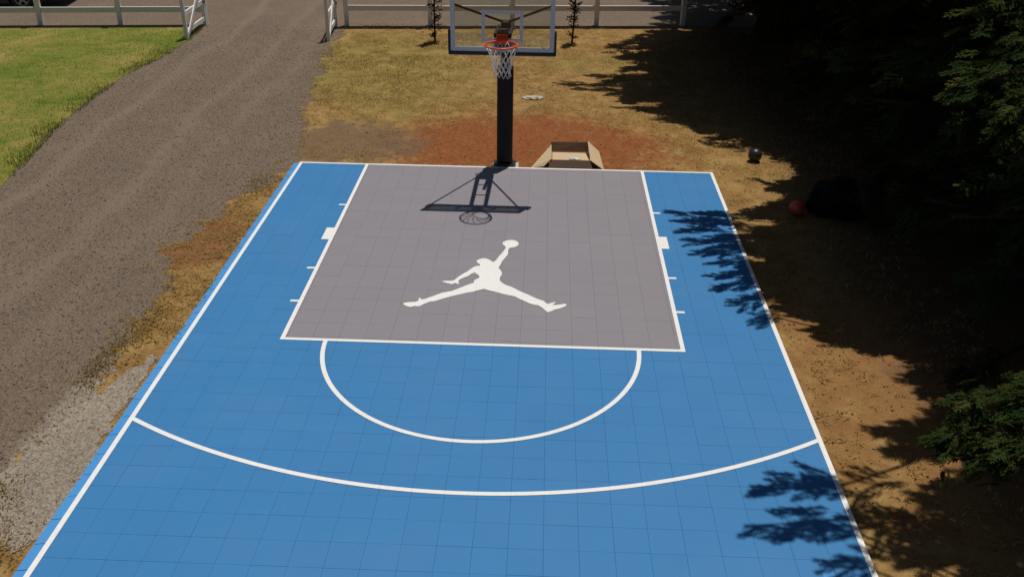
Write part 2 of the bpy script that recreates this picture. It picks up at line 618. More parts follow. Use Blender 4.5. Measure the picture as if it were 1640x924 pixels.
ys_ = np.concatenate([[-40, -14], np.arange(-13, 10.0, .022), [10.0]])
dv, df = [], []
for y in ys_:
    x = float(np.interp(y, dys, dxs)) + .20 * fbm(y, 1.3, 1.1, 2.3, 3) + .16 * fbm(y, 3.1, 7.0, 5.3, 3) + .07 * mnoise.noise((y * 37, 2, 5))
    dv += [(-40, y, GZ + .004), (x, y, GZ + .004)]
for k in range(len(ys_) - 1):
    df.append((2 * k, 2 * k + 1, 2 * k + 3, 2 * k + 2))
k = len(dv)
last_x = dv[-1][0]
# the yard beyond the fences is the same gravel
dv += [(4.5, 10.95, GZ + .004), (16, 11.9, GZ + .004), (16, 60, GZ + .004), (-40, 60, GZ + .004)]
df.append((k - 2, k - 1, k, k + 1, k + 2, k + 3))
tag(mesh_obj('gravel_driveway', dv, df, M['gravel']), kind='structure')
lawn_poly = LAWN_R + [(-9.0, 9.78), (-13.7, 9.18), (-24, 7.95), (-24, -6.5), (-7.3, -6.5)]
tag(poly_sheet('lawn', ragged(lawn_poly, 0.07, 0.1, 5.1), GZ + 0.010, M['lawn']), kind='structure')
pale_poly = [(-3.63, -6.05), (-3.60, -7.04), (-3.6, -8.52), (-3.63, -9.1), (-3.79, -9.3), (-4.2, -9.0), (-4.38, -8.3), (-4.22, -7.7), (-4.10, -7.1), (-3.92, -6.5)]
tag(poly_sheet('gravel_verge', ragged(pale_poly, 0.10, 0.03, 8.8), GZ + 0.008, M['pale']), kind='structure')

# ------------------------------------------------------------------ the court
XL, XR, YB = -3.4993, 3.5326, -12.05
KW, KL, LW = 2.3643, 5.7541, 0.0508
court = mesh_obj('basketball_court', *(lambda b: (b.v, b.f))(MB().box(((XL + XR) / 2, (YB) / 2, -0.027), (XR - XL - .004, -YB - .004, 0.012))), plain('tile_underside', (0.030, 0.125, 0.27), 0.8))
tag(court, 'blue tiled half court with a grey key, white lines and a leaping player emblem', kind='structure')

GAP = 0.0005
KX = KW - LW / 2
KY = -(KL - LW / 2)


def tile_geo(x0, x1, y0, y1, z):
    """one bevelled tile split where the grey key begins: verts, faces, material indices"""
    xs = [x0 + GAP, x1 - GAP]
    ys = [y0 + GAP, y1 - GAP]
    cx = [xs[0]] + [k for k in (-KX, KX) if xs[0] + .004 < k < xs[1] - .004] + [xs[1]]
    cy = [ys[0]] + [k for k in (KY,) if ys[0] + .004 < k < ys[1] - .004] + [ys[1]]
    b = 0.0022
    V, F, I = [], [], []

    def isg(x, y):
        return 1 if (-KX < x < KX and y > KY) else 0
    inx = [cx[0] + b] + cx[1:-1] + [cx[-1] - b]
    iny = [cy[0] + b] + cy[1:-1] + [cy[-1] - b]
    for i in range(len(cx) - 1):
        for j in range(len(cy) - 1):
            g = isg((cx[i] + cx[i + 1]) / 2, (cy[j] + cy[j + 1]) / 2)
            k = len(V)
            V += [(inx[i], iny[j], z), (inx[i + 1], iny[j], z), (inx[i + 1], iny[j + 1], z), (inx[i], iny[j + 1], z)]
            F.append((k, k + 1, k + 2, k + 3))
            I.append(g)
            for (p, q, e) in ((0, 1, j == 0), (1, 2, i == len(cx) - 2), (2, 3, j == len(cy) - 2), (3, 0, i == 0)):
                if not e:
                    continue
                ox, oy = {0: (0, -b), 1: (b, 0), 2: (0, b), 3: (-b, 0)}[p]
                A, B = V[k + p], V[k + q]
                # outer bevel ring corner points (clamped to the tile outline)
                def outp(P):
                    x = P[0] + ox if ox else (cx[0] if (P[0] == inx[0]) else cx[-1] if P[0] == inx[-1] else P[0])
                    y = P[1] + oy if oy else (cy[0] if (P[1] == iny[0]) else cy[-1] if P[1] == iny[-1] else P[1])
                    return x, y
                a2, b2 = outp(A), outp(B)
                m = len(V)
                V += [(a2[0], a2[1], z - .0014), (b2[0], b2[1], z - .0014), (a2[0], a2[1], z - .02), (b2[0], b2[1], z - .02)]
                F += [(k + p, m, m + 1, k + q), (m, m + 2, m + 3, m + 1)]
                I += [g, g]
    return V, F, I


ncol0 = math.floor((XL - TOX) / TP)
ncol1 = math.ceil((XR - TOX) / TP)
cells = []
for r in range(-13, 40):
    y0, y1 = TOY + r * TP, TOY + (r + 1) * TP
    y0, y1 = max(y0, YB), min(y1, 0.0)
    if y1 - y0 < 0.02:
        continue
    for c in range(ncol0, ncol1):
        x0, x1 = max(TOX + c * TP, XL), min(TOX + (c + 1) * TP, XR)
        if x1 - x0 < 0.015:
            continue
        cells.append((x0, x1, y0, y1))


def in_frame(x, y):
    d = Vector((x - CX, y - CY, -CZ))
    z = d.dot(fw)
    return z > 0 and abs(d.dot(r2) / z) < 840 / FPX and -d.dot(u2) / z < 474 / FPX


vis = sorted([c for c in cells if in_frame((c[0] + c[1]) / 2, (c[2] + c[3]) / 2)], key=lambda c: (c[2] + c[3]))
single = set(vis[:300])
tile_mesh = {}
PV, PF, PI = [], [], []
for (x0, x1, y0, y1) in cells:
    dz = random.uniform(-0.0007, 0.0007)
    if (x0, x1, y0, y1) in single:
        w, d = x1 - x0, y1 - y0
        cxm, cym = (x0 + x1) / 2, (y0 + y1) / 2
        mixed = any(x0 < k < x1 for k in (-KX, KX)) and y1 > KY or (y0 < KY < y1)
        inside = (-KX < cxm < KX and cym > KY)
        key = (round(w, 4), round(d, 4), inside) if not mixed else (x0, y0)
        if key not in tile_mesh:
            V, F, I = tile_geo(x0, x1, y0, y1, 0)
            me = bpy.data.meshes.new('court_tile')
            me.from_pydata([(a - cxm, b - cym, c) for a, b, c in V], [], F)
            me.materials.append(M['blue'])
            me.materials.append(M['grey'])
            me.polygons.foreach_set('material_index', I)
            me.update()
            tile_mesh[key] = me
        o = bpy.data.objects.new('court_tile', tile_mesh[key])
        col.objects.link(o)
        o.parent = court
        o.location = (cxm, cym, dz)
        o.rotation_euler = (random.gauss(0, .0012), random.gauss(0, .0012), random.gauss(0, .0008))
    else:
        V, F, I = tile_geo(x0, x1, y0, y1, dz)
        k = len(PV)
        PV += V
        PF += [tuple(i + k for i in f) for f in F]
        PI += I
tp = mesh_obj('tile_paving', PV, PF, None, court, mats=[M['blue'], M['grey']], mi=PI)
tp['kind'] = 'stuff'

LZ = 0.0042


def rect(name, x0, x1, y0, y1, z=LZ):
    o = MB().sheet([(x0, y0), (x1, y0), (x1, y1), (x0, y1)], z).build(name, M['line'], court)
    return o


rect('baseline', XL, XR, -LW, 0)
rect('sideline', XL, XL + LW, YB, -LW)
rect('sideline', XR - LW, XR, YB, -LW)
rect('key_line', -KW, -KW + LW, -KL + LW, -LW)
rect('key_line', KW - LW, KW, -KL + LW, -LW)
rect('free_throw_line', -KW, KW, -KL, -KL + LW)
for s in (-1, 1):
    for ty in (-1.7816, -3.918, -4.8263):
        a, b = sorted((s * KW, s * (KW + 0.105)))
        rect('lane_mark', a, b, ty - .024, ty + .024)
    a, b = sorted((s * KW, s * (KW + 0.112)))
    rect('lane_block', a, b, -3.028, -2.6327)


def arc(name, xc, yc, ri, ro, a0i, a1i, a0o, a1o, n):
    vs, fs = [], []
    for k in range(n + 1):
        t = k / n
        ai, ao = a0i + (a1i - a0i) * t, a0o + (a1o - a0o) * t
        vs += [(xc + ri * math.cos(ai), yc + ri * math.sin(ai), LZ), (xc + ro * math.cos(ao), yc + ro * math.sin(ao), LZ)]
        if k:
            b = 2 * k
            fs.append((b - 2, b - 1, b + 1, b))
    return mesh_obj(name, vs, fs, M['line'], court)


RC = 1.8502
yc = -KL + LW / 2
dl = -LW / 2
arc('free_throw_arc', 0, yc, RC - LW, RC, math.pi - math.asin(dl / (RC - LW)), 2 * math.pi + math.asin(dl / (RC - LW)),
    math.pi - math.asin(dl / RC), 2 * math.pi + math.asin(dl / RC), 96)
R3, Y3 = 6.7145, -1.607
ri, ro = R3 - LW / 2, R3 + LW / 2
xa, xb_ = XL + LW, XR - LW
arc('three_point_arc', 0, Y3, ri, ro, math.pi + math.acos(-xa / ri), 2 * math.pi - math.acos(xb_ / ri),
    math.pi + math.acos(-xa / ro), 2 * math.pi - math.acos(xb_ / ro), 128)

# pale ramp edging along the left side, in pieces one tile long
MB_r = None
ramp_me = None
for k in range(40):
    y1 = 0.0 - k * TP
    y0 = max(y1 - TP, YB)
    if y1 - y0 < .1:
        continue
    if ramp_me is None:
        b = MB()
        x_in, x_out = XL - .002, XL - 0.108
        vs = [(x_in, -TP + .003, -.002), (x_in, -.003, -.002), (x_out, -.003, -.020), (x_out, -TP + .003, -.020),
              (x_out, -.003, GZ), (x_out, -TP + .003, GZ), (x_in, -.003, GZ), (x_in, -TP + .003, GZ)]
        b.add(vs, [(0, 1, 2, 3), (3, 2, 4, 5), (1, 6, 4, 2), (0, 3, 5, 7)])
        o = b.build('edge_ramp', M['ramp'], court)
        ramp_me = o.data
    else:
        o = bpy.data.objects.new('edge_ramp', ramp_me)
        col.objects.link(o)
        o.parent = court
    o.location = (0, y1, random.uniform(-.001, .001))

JUMP = [(0.15, -3.08), (0.17, -3.14), (0.16, -3.18), (0.14, -3.24), (0.12, -3.32), (0.09, -3.4), (0.07, -3.47), (0.05, -3.54), (0.02, -3.6), (0.0, -3.58), (-0.02, -3.55), (-0.06, -3.51), (-0.1, -3.49), (-0.14, -3.49), (-0.18, -3.52), (-0.21, -3.56), (-0.21, -3.6), (-0.19, -3.64), (-0.17, -3.66), (-0.15, -3.72), (-0.19, -3.72), (-0.23, -3.75), (-0.27, -3.81), (-0.31, -3.89), (-0.36, -3.96), (-0.4, -4.02), (-0.43, -4.08), (-0.46, -4.14), (-0.49, -4.17), (-0.53, -4.18), (-0.58, -4.18), (-0.62, -4.19), (-0.61, -4.21), (-0.57, -4.23), (-0.54, -4.25), (-0.51, -4.25), (-0.49, -4.27), (-0.46, -4.25), (-0.44, -4.23), (-0.41, -4.26), (-0.39, -4.26), (-0.4, -4.23), (-0.41, -4.2), (-0.4, -4.14), (-0.35, -4.08), (-0.29, -4.02), (-0.25, -3.95), (-0.21, -3.92), (-0.19, -3.95), (-0.16, -3.99), (-0.14, -4.04), (-0.15, -4.08), (-0.19, -4.12), (-0.21, -4.16), (-0.2, -4.21), (-0.24, -4.24), (-0.3, -4.29), (-0.35, -4.34), (-0.41, -4.4), (-0.47, -4.45), (-0.53, -4.48), (-0.59, -4.51), (-0.65, -4.56), (-0.7, -4.61), (-0.75, -4.65), (-0.8, -4.69), (-0.83, -4.7), (-0.84, -4.69), (-0.86, -4.65), (-0.87, -4.68), (-0.86, -4.72), (-0.89, -4.76), (-0.93, -4.77), (-0.99, -4.78), (-1.04, -4.8), (-1.045, -4.83), (-1.02, -4.86), (-0.98, -4.89), (-0.94, -4.9), (-0.89, -4.87), (-0.86, -4.88), (-0.83, -4.87), (-0.8, -4.83), (-0.76, -4.79), (-0.72, -4.75), (-0.67, -4.74), (-0.6, -4.69), (-0.53, -4.64), (-0.44, -4.58), (-0.35, -4.53), (-0.28, -4.49), (-0.2, -4.46), (-0.13, -4.41), (-0.06, -4.37), (0.01, -4.41), (0.11, -4.45), (0.21, -4.5), (0.3, -4.53), (0.35, -4.55), (0.41, -4.61), (0.48, -4.67), (0.54, -4.72), (0.6, -4.75), (0.65, -4.76), (0.7, -4.82), (0.74, -4.89), (0.77, -4.93), (0.81, -4.9), (0.86, -4.85), (0.92, -4.82), (0.98, -4.77), (1.01, -4.73), (0.98, -4.7), (0.93, -4.72), (0.87, -4.74), (0.82, -4.74), (0.86, -4.69), (0.86, -4.66), (0.81, -4.69), (0.77, -4.72), (0.74, -4.69), (0.71, -4.64), (0.64, -4.6), (0.57, -4.54), (0.49, -4.47), (0.39, -4.39), (0.29, -4.29), (0.22, -4.25), (0.18, -4.21), (0.15, -4.16), (0.13, -4.12), (0.13, -4.05), (0.15, -3.96), (0.15, -3.9), (0.13, -3.83), (0.1, -3.78), (0.1, -3.73), (0.12, -3.67), (0.13, -3.59), (0.16, -3.49), (0.2, -3.37), (0.21, -3.29), (0.2, -3.24), (0.21, -3.18), (0.22, -3.14), (0.25, -3.13), (0.28, -3.12), (0.3, -3.1), (0.32, -3.08), (0.34, -3.04), (0.345, -3.01), (0.34, -2.97), (0.33, -2.94), (0.31, -2.91), (0.28, -2.89), (0.25, -2.88), (0.22, -2.88), (0.19, -2.89), (0.16, -2.91), (0.14, -2.93), (0.12, -2.96), (0.115, -3.0), (0.12, -3.03)]
MB().sheet([(3.06, -9.45), (3.19, -9.45), (3.17, -9.02), (3.09, -9.00)], .0026).build('pale_strip', M['ramp'], court)  # thin pale blue sheet laid over the tiles
em = poly_sheet('player_emblem', JUMP, LZ, M['line'])
em.parent = court
em['label'] = 'white silhouette of a leaping player holding a ball up'

# ------------------------------------------------------------------ basketball hoop
hoop = tag(empty('basketball_hoop', (0, 0.16, GZ)), 'black padded basketball hoop with glass backboard, orange rim and white net', 'basketball hoop')


def hp(mb, name, mat, smooth=False, parent=None):
    """build in world coordinates, then hang under the hoop (or one of its parts)"""
    off = Vector(hoop.location)
    mb.v = [tuple(Vector(q) - off) for q in mb.v]
    return mb.build(name, mat, parent or hoop, smooth)


PY = 0.16
hp(MB().box((0, PY, 1.197), (.152, .152, 2.446), .008), 'pole', M['steel'])
pd = MB().box((0, PY, 0.87), (.262, .25, 1.64), .03)
hp(pd, 'pole_pad', M['pad'])
hp(MB().box((0, PY, 0.02), (.285, .275, .05), .012).box((0, PY, -.010), (.38, .36, .02), .004), 'base_plate', M['black'])
hp(MB().box((0.02, PY - .0, -.026), (.44, .27, .016), .004), 'footing', M['concrete'])
BX, BYF, BZ0, BZ1 = 0.007, -1.218, 2.268, 3.255
# backboard: glass as the body, frame / target / padding as its own pieces
bb = hp(MB().box((BX, BYF + .012, (BZ0 + BZ1) / 2), (1.50, .012, BZ1 - BZ0 - .02)), 'backboard', M['glass'])
fr = MB()
fwid = 0.066
fr.box((BX, BYF + .012, BZ0 + fwid / 2), (1.524, .045, fwid), .004)
fr.box((BX, BYF + .012, BZ1 - fwid / 2), (1.524, .045, fwid), .004)
for s in (-1, 1):
    fr.box((BX + s * (.762 - fwid / 2), BYF + .012, (BZ0 + BZ1) / 2), (fwid, .0452, BZ1 - BZ0 - 2 * fwid - .001), .004)
hp(fr, 'board_frame', M['alu'], parent=bb)
tg = MB()
tz0, tz1, tw = 2.4124, 2.87, 0.05
tg.box((BX, BYF + .0025, tz0 + tw / 2), (.61, .005, tw))
tg.box((BX, BYF + .0025, tz1 - tw / 2), (.61, .005, tw))
for s in (-1, 1):
    tg.box((BX + s * (.305 - tw / 2), BYF + .0025, (tz0 + tz1) / 2), (tw, .005, tz1 - tz0 - 2 * tw - .001))
hp(tg, 'target_square', M['alu'], parent=bb)
ep = MB()
ep.box((BX, BYF + .010, BZ0 - .022), (1.59, .075, .055), .012)
for s in (-1, 1):
    ep.box((BX + s * .780, BYF + .010, BZ0 + .16), (.032, .074, .31), .008)
hp(ep, 'edge_pad', M['bluepad'], parent=bb)
RX, RY, RZ = 0.007, -1.607, 2.4657
rr = 0.2365
rim = hp(MB().tube([(RX + rr * math.cos(t), RY + rr * math.sin(t), RZ) for t in np.linspace(0, 2 * math.pi, 48, endpoint=False)], 0.0135, 8, closed=True), 'rim', M['orange'], True)
br = MB()
br.box((RX, BYF - .075, RZ - .012), (.15, .13, .022), .004)
br.box((RX, BYF - .014, RZ - .01), (.17, .022, .15), .004)
for s in (-1, 1):
    br.bar((RX + s * .055, BYF - .02, RZ - .06), (RX + s * .12, RY + .20, RZ - .015), .012, .03)
    br.bar((RX + s * .07, BYF - .02, RZ), (RX + s * .19, RY + .12, RZ - .006), .016, .016)
hp(br, 'rim_bracket', M['orange'], parent=rim)
# net: crossing cords, twelve hooks
nt = MB()
levels = [(0.232, 0.0), (0.205, -.085), (0.172, -.17), (0.146, -.25), (0.128, -.33), (0.118, -.40), (0.126, -.455)]
NH = 12


def net_pt(i, half, lv):
    a = 2 * math.pi * (i + 0.5 * half) / NH + .13
    rad, dz = levels[lv]
    sag = 0.012 * math.sin(3 * a + lv)
    return (RX + (rad + sag) * math.cos(a) - .028 * (dz / .45), RY + (rad + sag) * math.sin(a) - .03 * (dz / .45), RZ - .008 + dz + .012 * math.sin(2 * a + lv))


for i in range(NH):
    for sgn in (1, -1):
        pts = []
        for lv in range(len(levels)):
            pts.append(net_pt(i + (sgn * lv) // 2 if (lv % 2 == 0) else i + (sgn * lv - 1) // 2, lv % 2, lv))
        nt.tube(pts, 0.0052, 5)
hp(nt, 'net', M['net'], True)
for s in (-1, 1):
    hp(MB().bar((s * .11, .12, 2.33), (BX + s * .11, BYF + .05, 2.50), .036, .075), 'arm', M['black'])
    hp(MB().bar((s * .11, .12, 2.08), (BX + s * .11, BYF + .05, 2.33), .036, .06), 'arm', M['black'])
    hp(MB().bar((s * .05, .13, 2.41), (BX + s * .735, BYF + .045, 2.94), .03, .034), 'brace', M['black'])
for yy in (-.30, -.72):
    zz = 2.33 + (2.50 - 2.33) * (.12 - yy) / (.12 - BYF - .05)
    hp(MB().bar((-.094, yy, zz), (.094, yy, zz), .03, .03), 'rung', M['black'])
hp(MB().box((BX, BYF + .055, 2.46), (.15, .028, .26), .004), 'mount_plate', M['black'])
hp(MB().box((0, .02, 2.20), (.185, .22, .22), .01), 'top_bracket', M['black'])
hp(MB().tube([(-.15, .15, 2.30), (.15, .15, 2.30)], .018, 8), 'pivot_bolt', M['black'])
hp(MB().bar((.02, .05, 1.78), (.02, -.55, 2.20), .05, .05), 'lift_strut', M['black'])

# ------------------------------------------------------------------ fences and gates
def fence(name, a, b, posts, label, ends, zlow):
    a, b = Vector(a), Vector(b)
    d = (b - a)
    L = d.length
    ang = math.atan2(d.y, d.x)
    root = tag(empty(name, (a.x, a.y, GZ), ang), label, 'fence', 'white rail fences either side of the drive')
    pm, rm = None, {}
    xs = [p * L for p in posts]
    for x in xs:
        if pm is None:
            mb = MB().box((0, 0, .96), (.125, .125, 1.94), .006)
            mb.box((0, 0, 1.945), (.155, .155, .03), .008)
            o = mb.build('post', M['white'], root)
            pm = o.data
        else:
            o = bpy.data.objects.new('post', pm)
            col.objects.link(o)
            o.parent = root
        o.location = (x, 0, -.02)
        o.rotation_euler = (random.gauss(0, .006), random.gauss(0, .006), 0)
    for i in range(len(xs) - 1):
        w = xs[i + 1] - xs[i] - .126
        for k, z in enumerate((zlow, zlow + .34, zlow + .68, zlow + 1.02, zlow + 1.36)):  # unseen upper rails; number and height shaped to widen the fence's shadow
            o = MB().box((0, 0, 0), (w, .042, .14), .004).build('rail', M['white'], root)
            o.location = ((xs[i] + xs[i + 1]) / 2, 0, z + random.uniform(-.006, .006))
            o.rotation_euler = (0, random.gauss(0, .002), 0)
    return root


fence('rail_fence', (-19.05, 8.85), (-8.45, 10.05), [0, .2, .395, .6, .793, 1.0], 'white rail fence behind the green lawn, running to the left gate', 0, .40)
fence('rail_fence', (-4.69, 10.26), (4.37, 11.12), [0, .245, .487, .739, 1.0], 'white rail fence behind the hoop, ending under the trees', 0, .46)


def gate_parts(root, L):
    st = MB().box((0, 0, .64), (.085, .10, 1.30), .006).build('stile', M['white'], root)
    s2 = bpy.data.objects.new('stile', st.data)
    col.objects.link(s2)
    s2.parent = root
    s2.location = (0, L, 0)
    for z in (.19, .62, 1.08):
        MB().box((0, L / 2, z), (.04, L - .101, .11), .004).build('gate_rail', M['white'], root)
    mb = MB().bar((.034, .07, .12), (.034, L - .07, 1.16), .026, .095)
    mb.build('diagonal_brace', M['white'], root)
    MB().box((0, .0, .045), (.05, .05, .10), .01).build('drop_foot', M['black'], root)
    MB().box((.05, L - .02, .62), (.02, .14, .05), .003).build('hinge', M['black'], root)


g1 = tag(empty('field_gate', (-8.38, 8.38, GZ), math.atan2(.05, 1.57)), 'white gate leaf open at the corner of the green lawn', 'gate', 'open leaves of the driveway gate')
gate_parts(g1, 1.57)
g2 = copy_tree(g1)
g2.location = (-4.83, 8.56, GZ)
g2.rotation_euler = (0, 0, math.atan2(-.10, 1.6) * -1 + .02)
g2['label'] = 'white gate leaf open beside the dry grass, on the hoop side of the drive'

# ------------------------------------------------------------------ cardboard box and scrap behind the baseline
bx = tag(empty('cardboard_box', (1.13, 0.30, GZ)), 'open tan cardboard box with splayed flaps behind the white baseline', 'box')


def slab(name, quad, mat, parent, th=0.006):
    q = [Vector(p) for p in quad]
    n = (q[1] - q[0]).cross(q[3] - q[0]).normalized() * th
    vs = q + [p + n for p in q]
    return mesh_obj(name, vs, [(3, 2, 1, 0), (4, 5, 6, 7), (0, 1, 5, 4), (1, 2, 6, 5), (2, 3, 7, 6), (3, 0, 4, 7)], mat, parent)


W2, D0, D1, HB = .325, -.20, .22, .15
slab('front_wall', [(-W2, D0, .004), (W2, D0, .004), (W2, D0, HB), (-W2, D0, HB)], M['board_shade'], bx)
slab('front_flap', [(-W2 - .06, D0 - .075, .03), (W2 + .05, D0 - .075, .026), (W2, D0 - .014, HB + .004), (-W2, D0 - .014, HB)], M['board_shade'], bx)
slab('back_wall', [(W2, D1, .004), (-W2, D1, .004), (-W2, D1, HB), (W2, D1, HB)], M['board'], bx)
slab('back_flap', [(W2 - .01, D1, HB + .005), (-W2, D1, HB + .005), (-W2 - .02, D1 + .05, HB + .15), (W2 - .03, D1 + .04, HB + .165)], M['board_shade'], bx)
slab('side_wall', [(-W2 + .001, D1 - .008, .004), (-W2 + .001, D0 + .008, .004), (-W2 + .001, D0 + .008, HB), (-W2 + .001, D1 - .008, HB)], M['board'], bx)
slab('side_wall', [(W2 - .001, D0 + .008, .004), (W2 - .001, D1 - .008, .004), (W2 - .001, D1 - .008, HB), (W2 - .001, D0 + .008, HB)], M['board'], bx)
slab('side_flap', [(-W2 - .008, D1, HB + .12), (-W2 - .008, D0 + .03, HB), (-W2 - .13, D0 - .06, .05), (-W2 - .36, D0 - .06, .006)], M['board'], bx)
slab('side_flap', [(W2 + .008, D0 + .02, HB), (W2 - .03, D1 + .03, HB + .19), (W2 + .17, D1 - .04, HB + .03), (W2 + .25, D0 - .07, .006)], M['board'], bx)
slab('insert', [(-W2 + .012, D0 + .05, HB - .035), (W2 - .012, D0 + .05, HB - .035), (W2 - .012, D1 - .012, HB - .02), (-W2 + .012, D1 - .012, HB - .02)], M['board'], bx)
slab('box_floor', [(-W2 + .01, D0 + .01, .003), (W2 - .01, D0 + .01, .003), (W2 - .01, D1 - .01, .003), (-W2 + .01, D1 - .01, .003)], M['board'], bx, .004)


def lump(name, loc, s, mat, n=3, amp=.25, seed=1.0, freq=2.0):
    import bmesh
    bm = bmesh.new()
    bmesh.ops.create_icosphere(bm, subdivisions=n, radius=1)
    for v in bm.verts:
        d = v.co.normalized()
        k = 1 + amp * mnoise.fractal((d.x * freq + seed, d.y * freq, d.z * freq - seed), 1.0, 2.0, 3)
        v.co = Vector((d.x * s[0] * k, d.y * s[1] * k, max(-0.35, d.z) * s[2] * k))
    me = bpy.data.meshes.new(name)
    bm.to_mesh(me)
    bm.free()
    me.materials.append(mat)
    me.shade_smooth()
    o = bpy.data.objects.new(name, me)
    col.objects.link(o)
    o.location = loc
    return o


tag(lump('plastic_scrap', (1.20, 0.145, GZ + HB + .0), (.10, .03, .022), M['plastic'], 3, .5, 3.0, 3), 'crumpled white plastic scrap on the front edge of the cardboard box', 'plastic scrap')
tag(lump('flat_stone', (0.42, 4.08, GZ + .012), (.21, .12, .032), M['stone'], 3, .45, 6.0, 2.2), 'flat pale stone lying in the dry grass behind the hoop', 'stone')

# ------------------------------------------------------------------ balls and sack under the trees
def ball(loc, mat, label, rot):
    import bmesh
    root = tag(empty('basketball', (loc[0], loc[1], GZ)), label, 'ball')
    rad = .12
    bm = bmesh.new()
    bmesh.ops.create_uvsphere(bm, u_segments=32, v_segments=20, radius=rad)
    me = bpy.data.meshes.new('ball_skin')
    bm.to_mesh(me)
    bm.free()
    me.materials.append(mat)
    me.shade_smooth()
    o = bpy.data.objects.new('ball_skin', me)
    col.objects.link(o)
    o.parent = root
    o.location = (0, 0, rad)
    mb = MB()
    T = np.linspace(0, 2 * math.pi, 40, endpoint=False)
    q = rad + .0003
    mb.tube([(q * math.cos(t), q * math.sin(t), 0) for t in T], .0022, 5, closed=True)
    mb.tube([(0, q * math.cos(t), q * math.sin(t)) for t in T], .0022, 5, closed=True)
    for s in (-1, 1):
        mb.tube([tuple(Vector((s * (.55 + .22 * math.cos(2 * t)), math.cos(t) * .8, math.sin(t) * .8)).normalized() * q) for t in T], .0022, 5, closed=True)
    sm = mb.build('ball_seam', M['seam'], o, True)
    o.rotation_euler = rot
    return root


ball((4.36, 0.66), M['ballblack'], 'black basketball on the dry grass at the edge of the tree shade', (.5, .3, .2))
ball((4.57, -1.62), M['ballred'], 'red basketball in the tree shade beside the black sack', (.2, .9, 1.1))
tag(lump('rubbish_sack', (5.16, -1.50, GZ + .13), (.36, .33, .38), M['sack'], 4, .42, 9.0, 1.6), 'large black plastic sack slumped in the shade behind the red basketball', 'sack')

# ------------------------------------------------------------------ saplings
def sapling(loc, lean, label, seed):
    rs = random.Random(seed)
    root = tag(empty('sapling', (loc[0], loc[1], GZ)), label, 'sapling', 'young trees in front of the rail fence')
    pts = [(lean[0] * t + .02 * math.sin(5 * t + seed), lean[1] * t, 2.5 * t - .02) for t in np.linspace(0, 1, 9)]
    MB().tube(pts, [.026 - .016 * t for t in np.linspace(0, 1, 9)], 7).build('trunk', M['bark'], root, True)
    tw = MB()
    V, F, T = [], [], []
    for k in range(120):
        h = rs.uniform(.14, 1.0) if k > 8 else rs.uniform(.02, .1)
        a = rs.uniform(0, 2 * math.pi)
        p = Vector((lean[0] * h, lean[1] * h, 2.5 * h))
        ln = rs.uniform(.07, .2) * (1.2 - .5 * h)
        e = p + Vector((math.cos(a) * ln, math.sin(a) * ln, rs.uniform(.02, .14)))
        tw.tube([p, e], [.005, .003], 4)
        for _ in range(7):
            q = p.lerp(e, rs.uniform(.4, 1.05))
            d = Vector((rs.uniform(-1, 1), rs.uniform(-1, 1), rs.uniform(-.6, .5))).normalized()
            s = d.cross(Vector((rs.uniform(-1, 1), rs.uniform(-1, 1), 1))).normalized()
            l, w = rs.uniform(.045, .075), rs.uniform(.014, .022)
            b = len(V)
            V += [tuple(q), tuple(q + d * l * .5 + s * w), tuple(q + d * l), tuple(q + d * l * .5 - s * w)]
            F.append((b, b + 1, b + 2, b + 3))
            T += [rs.random()] * 4
    tw.build('twig', M['bark'], root)['kind'] = 'stuff'
    tri_obj('foliage', np.array(V), np.array(F), M['sapleaf'], root, np.array(T))['kind'] = 'stuff'


sapling((-2.15, 8.70), (.05, .05), 'thin dark upright sapling between the open gate and the backboard', 3)
sapling((1.29, 8.87), (.17, .02), 'thin dark sapling with a leaning stem, right of the backboard', 8)

# ------------------------------------------------------------------ parked car beyond the fence
car = tag(empty('parked_car', (-13.10, 12.16, GZ + .004), math.pi + .11), 'dark car parked on the gravel behind the lawn fence', 'car')


def car_loft(prof, ys, mat, name, parent):
    vs, fs = [], []
    n = len(prof)
    for (y, sx0, zs) in ys:
        for (x, z) in prof:
            vs.append((x * sx0 + (1 - sx0) * 2.2, y, .3 + (z - .3) * zs))
    for k in range(len(ys) - 1):
        for i in range(n):
            j = (i + 1) % n
            fs.append((k * n + i, k * n + j, (k + 1) * n + j, (k + 1) * n + i))
    fs.append(tuple(range(n)))
    fs.append(tuple((len(ys) - 1) * n + i for i in range(n))[::-1])
    return mesh_obj(name, vs, fs, mat, parent)


def arch(xc, r=.36, n=9):
    return [(xc + r * math.cos(t), .30 + r * math.sin(t)) for t in np.linspace(0, math.pi, n)]


low = [(0.02, .34), (0.0, .55), (.10, .74), (.9, .88), (1.15, .93), (3.75, .97), (4.2, .93), (4.32, .70), (4.32, .36), (3.85, .22)] + \
      [(x, z) for x, z in arch(3.40)] + [(2.9, .20), (1.3, .20)] + [(x, z) for x, z in arch(.98)] + [(.46, .24)]
car_loft(low, [(-.88, .985, .97), (-.84, 1, 1), (.84, 1, 1), (.88, .985, .97)], M['paint'], 'body', car)
cab = [(1.15, .93), (1.80, 1.38), (2.1, 1.45), (3.2, 1.43), (3.95, .96)]
vs = []
for s in (-1, 1):
    for x, z in cab:
        k = (z - .93) / .52
        vs.append((x, s * (.80 - .16 * k), z - .004))
n = len(cab)
mesh_obj('cabin', vs, [(0, 1, 2, 3, 4), (9, 8, 7, 6, 5)] + [(i, i + n, i + 1 + n, i + 1) for i in range(n - 1)], M['paint'], car)
for s in (-1, 1):
    def sw(x, z):
        k = (z - .93) / .52
        return (x, s * (.806 - .16 * k), z)
    for q in ([(1.42, .99), (1.88, 1.35), (2.45, 1.37), (2.45, .99)], [(2.52, .99), (2.52, 1.37), (3.15, 1.36), (3.62, 1.0)]):
        mesh_obj('window', [sw(*p) for p in q], [(0, 1, 2, 3)], M['carglass'], car)
